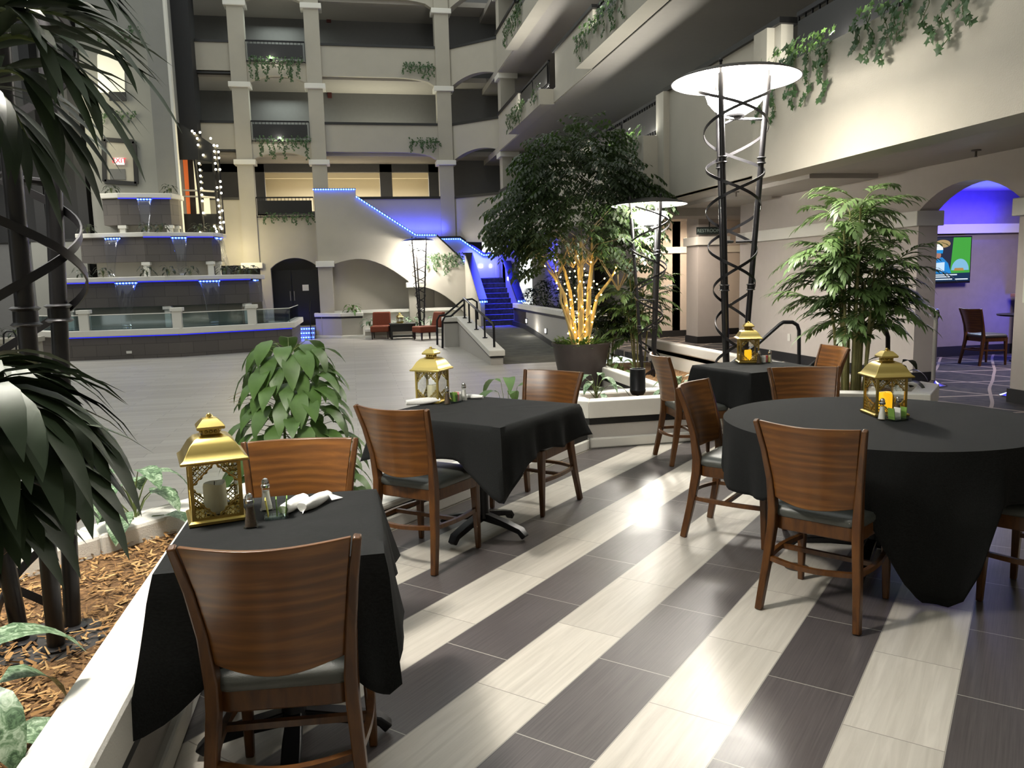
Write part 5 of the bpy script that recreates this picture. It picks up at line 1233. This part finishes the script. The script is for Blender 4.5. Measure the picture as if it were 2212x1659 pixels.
UL = [((5.1, 7.8, 3.80), 'trough light above the tall lamp'), ((5.1, 13.3, 3.80), 'trough light above the tree, right one'), ((5.1, 14.7, 3.80), 'trough light above the tree, left one'), ((5.1, 15.6, 6.33), 'trough light on the near third floor balcony'), ((5.1, 20.7, 6.33), 'trough light at the near end of the small third floor balcony'), ((5.1, 22.0, 6.33), 'trough light in the middle of the small third floor balcony'), ((-2.15, YF-.28, SILL[1]-.70), 'light at the foot of the middle arched balcony'), ((-2.25, YF-.28, SILL[2]-.70), 'light at the foot of the top arched balcony')]
for p, lab in UL:
    t = thing('uplight', 'small bright '+lab, 'light', p, 0, 'uplights of the balconies')
    m = MB(); m.lathe([(.05, 0), (.055, .05), (.045, .05), (.04, .02), (.001, .02)], 14, p); m.build('housing', 'metal_black', t)
    m = MB(); m.lathe([(.044, .035), (.001, .045)], 14, p); m.build('lens', 'uplight', t)
    light('uplight_beam', 'POINT', (p[0], p[1], p[2]+.10), 4, (1, .95, .82), .04)
# ================================================================ LIFT
def lift():
    Y = 28.0; t = thing('glass_elevator', 'glass lift cabin with orange back panel behind the fountain', 'elevator', at(435, 480, Y))
    def px(x, y, YY=Y): return at(x, y, YY)
    def quad(pl, mt, name, YY=Y, th=.04): m = MB(); a = [px(*p, YY) for p in pl]; m.add(a+[q+Vector((0, th, 0)) for q in a], [(0, 1, 2, 3), (7, 6, 5, 4), (0, 4, 5, 1), (1, 5, 6, 2), (2, 6, 7, 3), (3, 7, 4, 0)]); return m.build(name, mt, t, smooth=False)
    quad([(398, 502), (482, 505), (470, 462), (396, 462)], 'panel_black', 'base')
    quad([(382, 345), (424, 345), (418, 285), (380, 262)], 'panel_black', 'hood')
    quad([(424, 345), (474, 352), (468, 318), (418, 285)], 'panel_black', 'hood')
    quad([(388, 345), (405, 345), (412, 462), (396, 462)], 'orange_panel', 'back_panel', Y+.7)
    quad([(405, 345), (416, 345), (424, 462), (412, 462)], 'wood_dark', 'inner_panel', Y+.68)
    quad([(417, 348), (421, 348), (430, 462), (425, 462)], 'cab_light', 'light_panel', Y+.66)
    quad([(440, 428), (452, 428), (455, 463), (441, 463)], 'cab_light', 'light_panel', Y+.5)
    quad([(388, 326), (420, 326), (420, 345), (388, 345)], 'room_warm', 'cabin_ceiling', Y+.6)
    for a, b in (((421, 345), (441, 500)), ((459, 330), (475, 505)), ((470, 330), (484, 505))): m = MB(); m.tube([px(*a), px(*b)], .055, 6); m.build('frame_post', 'metal_black', t)
    for y in (411, 424): m = MB(); m.tube([px(393, y), px(436, y+1), px(470, y+3)], .03, 6); m.build('handrail', 'steel', t)
    quad([(392, 346), (422, 346), (436, 462), (398, 462)], 'glass', 'pane', Y-.02, .01); quad([(426, 346), (460, 346), (470, 462), (440, 462)], 'glass', 'pane', Y-.02, .01)
    s = thing('string_lights', 'starry white string lights outlining the glass lift', 'string lights', at(440, 480, Y), 0)
    B = [(415, 283), (420, 288), (432, 286), (426, 299), (428, 313), (430, 353), (432, 367), (433, 380), (434, 393), (435, 407), (436, 421), (437, 434), (439, 460), (455, 299), (462, 314), (469, 315), (463, 327), (472, 328), (464, 340), (473, 341), (465, 353), (466, 366), (475, 366), (476, 392), (469, 405), (477, 404), (478, 417), (471, 432), (473, 445), (480, 455), (474, 458), (475, 470), (476, 481), (483, 480), (463, 489), (467, 494), (476, 490), (479, 494), (468, 500), (432, 502), (439, 335)]
    w_ = MB(); w_.tube([px(x, y, Y-.12) for x, y in B[:13]], .006, 4); w_.build('wire', 'wire', s)
    for x, y in B: m = MB(); m.sphere(px(x, y, Y-.14), .036, 8, 5); m.build('bulb', 'bulb_white', s)
    q = at(20, 30, 12.0)
    h = thing('string_lights', 'white string lights hanging at the top left corner behind the palm', 'string lights', q)
    L = [(14, 0), (18, 8), (16, 16), (19, 22), (17, 30), (20, 38), (19, 46), (54, 4), (55, 14), (58, 24), (58, 44), (60, 52), (66, 76), (108, 66), (60, 34)]
    w_ = MB(); w_.tube([at(55, -10, 12), at(56, 20, 12), at(59, 50, 12), at(66, 78, 12)], .003, 4); w_.build('wire', 'wire', h)
    for x, y in L[7:]: m = MB(); m.sphere(at(x, y, 12.0), .02, 8, 5); m.build('bulb', 'bulb_white', h)
lift()
light('lift_glow', 'POINT', (-4.0, 27.7, 4.2), 10, (1.0, .85, .5), .3)
light('lift_glow_low', 'POINT', (-3.7, 28.3, 2.6), 14, (1.0, .86, .52), .3)
# tower window with the exit sign, lit arch above it
def tower_bits():
    w = struct(MB().add([at(x, y, 26.97) for x, y in ((228, 389), (293, 394), (287, 308), (227, 303))], [(0, 1, 2, 3)]).build('window_1', 'wall', smooth=False, solid=.02))
    c = [at(x, y, 26.95) for x, y in ((226, 392), (295, 397), (290, 306), (224, 301))]
    m = MB(); [m.sweep([c[i], c[(i+1) % 4]], (.12, .06), (0, 1, 0)) for i in range(4)]; m.build('window_frame', 'base_black', w, smooth=False)
    p = at(236, 365, 26.955); q = at(272, 388, 26.955); MB().bx(p.x, q.x, 26.94, 26.965, q.z, p.z).build('dark_opening', 'wall_dark', w, smooth=False)
    a = [at(x, y, 26.97) for x, y in ((212, 200), (270, 202), (268, 122), (260, 112), (246, 106), (228, 105), (216, 109), (210, 120))]
    w2 = struct(MB().add(a, [tuple(range(8))]).build('window_2', 'fix_soft', smooth=False, solid=.02))
    m = MB(); m.bx(at(236, 205, 26.9).x, at(272, 205, 26.9).x, 26.86, 26.92, at(250, 218, 26.9).z, at(250, 199, 26.9).z); m.build('balcony_rail', 'base_black', w2, smooth=False)
    t = thing('exit_sign', 'lit exit sign with red letters seen through the tower window', 'sign', at(257, 349, 26.9))
    p, q = at(247, 341, 26.92), at(269, 356, 26.92); MB().bx(p.x, q.x, 26.9, 26.935, q.z, p.z).build('sign_face', 'exit_face', t, smooth=False)
    text(t, 'EXIT', (p.x+q.x)/2, 26.895, q.z+.06, .2, 'exit_red', (radians(90), 0, 0))
def text(parent, body, x, y, z, size, mt, rot):
    cu = bpy.data.curves.new('lettering', 'FONT'); cu.body = body; cu.size = size; cu.align_x = 'CENTER'; cu.extrude = .002
    o = bpy.data.objects.new('lettering', cu); COL.objects.link(o); bpy.context.view_layer.update()
    me = bpy.data.meshes.new_from_object(o.evaluated_get(bpy.context.evaluated_depsgraph_get())); bpy.data.objects.remove(o); me.materials.clear(); me.materials.append(M[mt]); o = bpy.data.objects.new('lettering', me); COL.objects.link(o)
    Mw = Matrix.Translation((x, y, z)) @ Matrix.LocRotScale(None, __import__('mathutils').Euler(rot), None)
    if parent is not None: o.parent = parent; o.matrix_local = TM[parent.name].inverted() @ Mw
    else: o.matrix_world = Mw
    return o
mat('fix_soft', '#f4f0dc', .6, emit=(1.0, .96, .8, 1), estr=.05)
tower_bits()
for i, (x, y, s) in enumerate(((710, 42, 'upper'), (712, 205, 'lower'))):
    p = at(x, y, YF+2.15); t = thing('fire_alarm', 'small red fire alarm on the %s dark gallery wall of the back facade' % s, 'alarm', p, 0, 'fire alarms on the back galleries')
    MB().box((p.x, p.y, p.z), (.16, .08, .22)).build('body', 'alarm_red', t, smooth=False, bevel=.01); MB().box((p.x, p.y, p.z+.15), (.14, .06, .09)).build('strobe', 'outlet', t, smooth=False)
# ceiling lights of the function room
for i, (x, y, YY, s) in enumerate(((634, 370, YF+3.2, 'seen through the arch'), (733, 372, YF+3.2, 'left of the column'), (655, 408, YF+5.6, 'farthest, above the balcony'), (873, 408, YF+5.4, 'in the right opening'))):
    p = at(x, y, YY); p.z = 5.93
    t = thing('ceiling_light', 'round ceiling light in the lit function room, '+s, 'light', p, 0, 'ceiling lights of the function room'); MB().lathe([(.11, -.02), (.11, .02)], 16, p).build('rim', 'trim_white', t); MB().lathe([(.085, -.03), (.001, -.05)], 14, p).build('lens', 'downlight', t)
light('function_room', 'AREA', (-.5, YF+3.6, 5.6), 70, (1.0, .93, .8), 3, (0, 0, 0)); light('function_room_b', 'AREA', (2.6, YF+3.6, 5.6), 30, (1.0, .93, .8), 2, (0, 0, 0))
light('gallery_two', 'AREA', (1.4, YF+1.5, 6.2), 16, (1.0, .97, .75), 3.2, (radians(180), 0, 0), size_y=.3)
light('gallery_arch_a', 'AREA', (-2.1, YF+1.2, 8.3), 8, (.9, 1.0, .9), 1.4, (0, 0, 0)); light('gallery_arch_b', 'AREA', (-2.1, YF+1.2, 10.9), 8, (.9, 1.0, .9), 1.4, (0, 0, 0))
# ================================================================ LOUNGE
def lounge_chair(label, loc, rz):
    t = thing('lounge_chair', label, 'lounge chair', loc, rz, 'red armless lounge chairs')
    m = MB(); m.box((0, .02, .34), (.62, .66, .20)); m.build('seat', 'red_seat', t, local=True, bevel=.04)
    m = MB(); m.slab([(-.31, .38), (.31, .38), (.30, .88), (-.30, .88)], (0, -.27, 0), (1, 0, 0), (0, -.22, 1), (0, -.14, 0)); m.build('backrest', 'red_seat', t, local=True, bevel=.035)
    for sx in (1, -1):
        for sy in (1, -1): m = MB(); m.sweep([(sx*.26, sy*.28, 0), (sx*.26, sy*.27, .25)], [(.035, .035), (.055, .055)], (0, 1, 0)); m.build('leg', 'wood_dark', t, local=True, smooth=False)
    return t
r0 = lounge_chair('red patterned lounge chair left of the black low table', (.92, 26.95, ZA), radians(172))
dup(r0, (2.32, 25.75, ZA), radians(112), 'red patterned lounge chair right of the black low table, beside the handrail', 'red armless lounge chairs')
def low_table():
    t = thing('side_table', 'black low table between the two red lounge chairs', 'table', (1.62, 26.5, ZA))
    MB().bx(1.2, 2.05, 26.2, 26.9, .06, .12).build('tabletop', 'table_black', t, smooth=False, bevel=.008); MB().bx(1.26, 1.99, 26.26, 26.84, -.14, .06).build('apron', 'table_black', t, smooth=False); MB().bx(1.26, 1.99, 26.26, 26.84, -.33, -.29).build('shelf', 'table_black', t, smooth=False)
    for x in (1.25, 2.0):
        for y in (26.25, 26.85): MB().bx(x-.03, x+.03, y-.03, y+.03, ZA, .06).build('leg', 'table_black', t, smooth=False)
low_table()
dup(lan, (1.55, 26.6, .122), radians(20), 'tiny distant gold lantern on the black low table between the red chairs', LANT)
# ================================================================ BLACK SPOTLIGHT, MULCH, SMALL THINGS
def can():
    c = Vector((2.56, 6.87, .31)); t = thing('spotlight', 'black cylindrical spotlight standing in the planter mulch', 'spotlight', c)
    MB().tube([c, c+Vector((0, 0, .13))], .012, 8).build('stake', 'metal_black', t)
    m = MB(); m.lathe([(.001, .09), (.055, .092), (.066, .11), (.072, .12), (.075, .14), (.072, .145), (.072, .335), (.065, .335), (.062, .2), (.001, .2)], 28, c); m.build('housing', 'metal_black', t)
    MB().lathe([(.05, -.01), (.05, .015)], 16, c).build('junction_plate', 'trim_white', t)
can()
def mulch(name, label, poly, z, n, seed, cl=.05):
    rnd = random.Random(seed); m = MB(); m.prism(poly, z-.1, z); o = m.build(name, 'mulch', smooth=False); tag(o, label, 'mulch', None, 'stuff')
    xs, ys = [p[0] for p in poly], [p[1] for p in poly]; ch = MB(); k = 0
    def inside(x, y):
        c = False; j = len(poly)-1
        for i in range(len(poly)):
            (xi, yi), (xj, yj) = poly[i], poly[j]
            if (yi > y) != (yj > y) and x < (xj-xi)*(y-yi)/(yj-yi)+xi: c = not c
            j = i
        return c
    while k < n:
        x, y = rnd.uniform(min(xs), max(xs)), rnd.uniform(min(ys), max(ys))
        if not inside(x, y): continue
        k += 1; a = rnd.uniform(0, pi); L = cl*rnd.uniform(.4, 1.3); w_ = rnd.uniform(.002, .006); d = Vector((cos(a), sin(a), rnd.uniform(-.25, .35))); s = Vector((-sin(a), cos(a), rnd.uniform(-.4, .4)))*w_; p = Vector((x, y, z+rnd.uniform(.0, .022)))
        ch.add([p-d*L/2-s, p-d*L/2+s, p+d*L/2+s*.6, p+d*L/2-s*.6], [(0, 1, 2, 3)])
    c = ch.build('chips', 'mulch_chip', o, smooth=False); c['kind'] = 'stuff'
mulch('bark_mulch', 'golden bark mulch in the planter beside the nearest table', [(-.80, -1.0), (-.80, 3.75), (-.98, 3.95), (-1.4, 3.5), (-2.75, 2.1), (-2.75, -1.0)], .36, 15000, 1, .042)
mulch('bark_mulch', 'thin strip of bark mulch in the planter around the black spotlight', [(2.02, 6.68), (3.6, 6.68), (4.8, 6.03), (5.2, 6.45), (5.2, 7.4), (3.7, 7.2), (3.65, 6.96), (2.02, 7.06)], .325, 2600, 2)
mulch('bark_mulch', 'bark mulch in the lower planter behind the black spotlight', [(4.03, 8.4), (5.3, 7.4), (5.3, 13.5), (4.03, 13.5)], -.06, 900, 3, .08)
m = MB(); m.lathe([(.001, 0), (.055, 0), (.06, .002), (.06, .004), (.001, .004)], 28, (2.16, 3.51, .0)); tag(m.build('floor_cover', 'drain'), 'round brown cover plate in the tile floor under the front chair', 'cover plate')
m = MB(); m.tube([(2.23, 3.52, 0.0), (2.27, 3.56, .70)], .013, 8); tag(m.build('table_prop', 'metal_black'), 'thin black support leg under the edge of the round table', 'table leg') if False else None
def rail_pair():
    for i, (q, Y, s, r) in enumerate(((((1560, 800), (1640, 740), (1684, 701), (1692, 696), (1712, 696), (1722, 702), (1726, 714), (1726, 800)), 8.0, 'farther one, left of the bamboo palm', .021), (((1740, 800), (1800, 752), (1862, 707), (1872, 702), (1900, 704), (1913, 712), (1918, 728), (1918, 830)), 6.75, 'nearer one, right of the bamboo palm', .022))):
        m = MB(); m.tube([at(a, b, Y) for a, b in q], r, 10); tag(m.build('handrail', 'metal_black'), 'black curved pipe handrail before the taupe corridor wall, '+s, 'handrail', 'handrails by the corridor')
rail_pair()
for i, (x, y, s) in enumerate(((6.7, 7.6, 'nearest, left of the blue arch'), (5.95, 11.6, 'second, behind the tall lamp'), (5.9, 17.5, 'farthest, above the far lamp'))):
    c = Vector((x, y, 2.75)); t = thing('sprinkler', 'small ceiling sprinkler head, '+s, 'sprinkler', c, 0, 'ceiling sprinklers')
    MB().lathe([(.001, -.001), (.05, -.001), (.05, -.012), (.02, -.016), (.001, -.016)], 16, c).build('escutcheon', 'drain', t); MB().lathe([(.012, -.015), (.012, -.07), (.022, -.075), (.001, -.078)], 12, c).build('head', 'drain', t)
def restroom_sign():
    t = thing('restroom_sign', 'dark hanging sign reading RESTROOMS down the side corridor', 'sign', (7.5, 16.45, 2.4)); MB().bx(7.22, 7.80, 15.80, 15.83, 2.32, 2.475).build('sign_plate', 'sign_green', t, smooth=False); text(t, 'RESTROOMS', 7.51, 15.795, 2.365, .10, 'sign_text', (radians(90), 0, 0)); MB().bx(7.5, 7.52, 15.805, 15.825, 2.475, 2.75).build('hanger', 'sign_green', t, smooth=False)
restroom_sign()
# a dark doorway down the corridor
struct(MB().bx(7.98, 8.55, 17.93, 17.99, 0, 2.0).build('door_3', 'panel_black', smooth=False))
# ================================================================ BAR ROOM
def stanchion(label, c):
    t = thing('stanchion', label, 'stanchion', c, 0, 'steel stanchions at the arch'); c = Vector(c)
    MB().lathe([(.165, 0), (.165, .012), (.12, .028), (.05, .05), (.03, .075)], 32, c).build('base', 'chrome', t); MB().lathe([(.026, .07), (.026, .87)], 18, c).build('post', 'steel', t); MB().lathe([(.034, .86), (.034, .955), (.026, .975), (.001, .985)], 18, c).build('head', 'chrome', t)
    for k in range(4): a = k*pi/2+.4; MB().box((c.x+.034*cos(a), c.y+.034*sin(a), c.z+.91), (.008, .016, .07), a).build('belt_slot', 'metal_black', t, smooth=False)
stanchion('steel stanchion beside the left pillar of the blue arch', (7.26, 8.76, 0)); stanchion('steel stanchion half hidden behind the right pillar, only its base showing', (7.50, 7.72, 0))
dup(chair0, (9.55, 10.45, 0), rzh(-2), 'dark wooden chair in the blue lit bar, seen from its side', CHAIRS); dup(chair0, (9.75, 9.55, 0), rzh(70), 'dark wooden chair in the bar with its back to the viewer', CHAIRS)
bt = thing('bar_table', 'dark table with thin top in the blue lit bar', 'table', (10.35, 10.5, 0)); MB().lathe([(.42, .72), (.43, .745), (.001, .75)], 28, (10.35, 10.5, 0)).build('tabletop', 'table_black', bt); MB().lathe([(.22, 0), (.22, .02), (.035, .05), (.035, .72)], 18, (10.35, 10.5, 0)).build('pedestal', 'metal_black', bt)
bc = thing('bar_counter', 'bar counter with wooden top and blue front at the right', 'counter', (11.8, 11.0, 0)); MB().bx(11.05, 12.7, 10.7, 11.5, 0, .97).build('front', 'wall_bar', bc, smooth=False); MB().bx(10.95, 12.7, 10.6, 11.5, .97, 1.03).build('countertop', 'bar_wood', bc, smooth=False, bevel=.01)
g = MB(); g.lathe([(.03, .751), (.035, .83), (.033, .83), (.028, .757), (.001, .757)], 14, (10.12, 10.42, 0)); tag(g.build('drinking_glass', 'glass'), 'small drinking glass on the dark bar table', 'glass')
def tv():
    x0, x1, z0, z1, Y = 9.02, 10.13, 1.27, 1.985, 11.50; t = thing('television', 'wall mounted television showing a baseball dugout', 'television', (x0, Y, z0)); W_, H_ = x1-x0, z1-z0
    MB().bx(x0-.02, x1+.02, Y, Y+.06, z0-.04, z1+.02).build('casing', 'tv_frame', t, smooth=False, bevel=.006); MB().bx(x0+.3, x1-.3, Y+.06, Y+.1, z0+.2, z1-.2).build('wall_mount', 'tv_frame', t, smooth=False)
    def col(n, c, s=1.0): mat('tv_'+n, '#000000', .3, emit=lin(c), estr=s*.26); return 'tv_'+n
    def poly(name, pts, mt, lay): MB().slab([(x0+a*W_, z0+b*H_) for a, b in pts], (0, Y-.001-.0012*lay, 0), (1, 0, 0), (0, 0, 1), (0, .0008, 0)).build(name, mt, t, smooth=False)
    def ell(cx, cy, rx, ry, a0=0, a1=360): return [(cx+rx*cos(radians(lerp(a0, a1, i/20))), cy+ry*sin(radians(lerp(a0, a1, i/20)))) for i in range(21)]
    poly('screen', [(0, 0), (1, 0), (1, 1), (0, 1)], col('bg', '#22283c', .9), 0)
    poly('screen_field', [(.66, .18), (1, .18), (1, 1), (.70, 1)], col('green', '#3f9a3a', 1.0), 1); poly('screen_glow', ell(.52, .86, .13, .09), col('glow', '#b59a6a', .8), 1); poly('screen_wall', [(0, .2), (.22, .2), (.2, 1), (0, 1)], col('olive', '#6f7a4a', .7), 1)
    poly('screen_jersey', [(.2, .18), (.68, .18), (.62, .42), (.52, .55), (.36, .55), (.26, .45)], col('blue', '#1f7fc8', 1.0), 2); poly('screen_face', ell(.44, .60, .055, .085), col('skin', '#b07f70', .8), 3)
    poly('screen_cap', ell(.44, .72, .085, .13, 0, 180), col('white', '#e6eef5', 1.1), 4); poly('screen_brim', [(.355, .72), (.525, .72), (.52, .64), (.36, .65)], col('cyan', '#1585c9', 1.0), 5); poly('screen_card', [(.36, .24), (.56, .24), (.56, .44), (.36, .42)], col('card', '#bcd6ec', 1.0), 4)
    poly('screen_helmet', ell(.83, .25, .15, .26, 0, 180), col('pale', '#7fb8d8', .9), 3); poly('screen_band', [(.72, .24), (.9, .24), (.88, .30), (.74, .30)], col('tan', '#b98d4c', .8), 4)
    poly('screen_banner', [(0, 0), (1, 0), (1, .19), (0, .17)], col('navy', '#12304f', .9), 5)
    for i, (a, b, z) in enumerate(((.05, .78, .135), (.05, .66, .09), (.05, .70, .035), (.75, .97, .03))): poly('screen_caption', [(a, z), (b, z), (b, z+.025), (a, z+.025)], col('cap', '#d5e2ea', 1.0) if i == 0 else 'tv_cap', 6)
tv()
light('tv_glow', 'AREA', (9.7, 11.40, 1.6), 5, (.55, .75, 1.0), .9, (radians(-90), 0, 0), size_y=.6)
for i, (z0, z1) in enumerate(((1.40, 1.66), (1.10, 1.36))): tag(MB().bx(7.108, 7.116, 6.95, 7.30, z0, z1).build('notice', 'paper', smooth=False), 'white paper notice on the right pillar, %s one' % ('upper' if i == 0 else 'lower'), 'notice', 'notices on the right pillar')
tag(MB().bx(7.105, 7.115, 11.9, 11.98, .35, .47).build('outlet', 'outlet', smooth=False), 'small pale wall outlet low on the taupe corridor wall', 'outlet')
# blue cove light of the bar, plain ceiling light there
light('bar_blue', 'AREA', (9.7, 9.9, 2.45), 26, (.03, .03, 1.0), 2.6, (radians(180), 0, 0)); light('bar_blue_wall', 'AREA', (9.6, 11.3, 2.35), 6, (.04, .02, 1.0), 2.2, (radians(110), 0, 0), size_y=.1); light('bar_counter_blue', 'POINT', (11.0, 10.9, .7), 6, (.03, .03, 1.0), .1)
light('bar_ceiling', 'AREA', (10.0, 9.6, 2.6), 20, (1.0, .86, .82), 1.2, (0, 0, 0))
# corridor ceiling lights and the uplights of the galleries
light('corridor', 'AREA', (6.5, 15.2, 2.55), 14, (1.0, .86, .72), .8, (0, 0, 0)); light('corridor_end', 'AREA', (7.6, 16.9, 2.6), 16, (1.0, .78, .55), .5, (0, 0, 0))
light('upper_corridor', 'AREA', (7.2, 18, 5.6), 10, (.8, .95, 1.0), 2.0, (0, 0, 0)); light('tower_cream', 'AREA', (-8.6, 26.0, 7.0), 20, (1.0, .93, .66), 2.0, (radians(60), 0, radians(-40)))
light('lobby_left', 'AREA', (-10.5, 24.5, 5.5), 60, (1, .97, .9), 2.5, (0, 0, 0))
print('objects', len(bpy.data.objects))
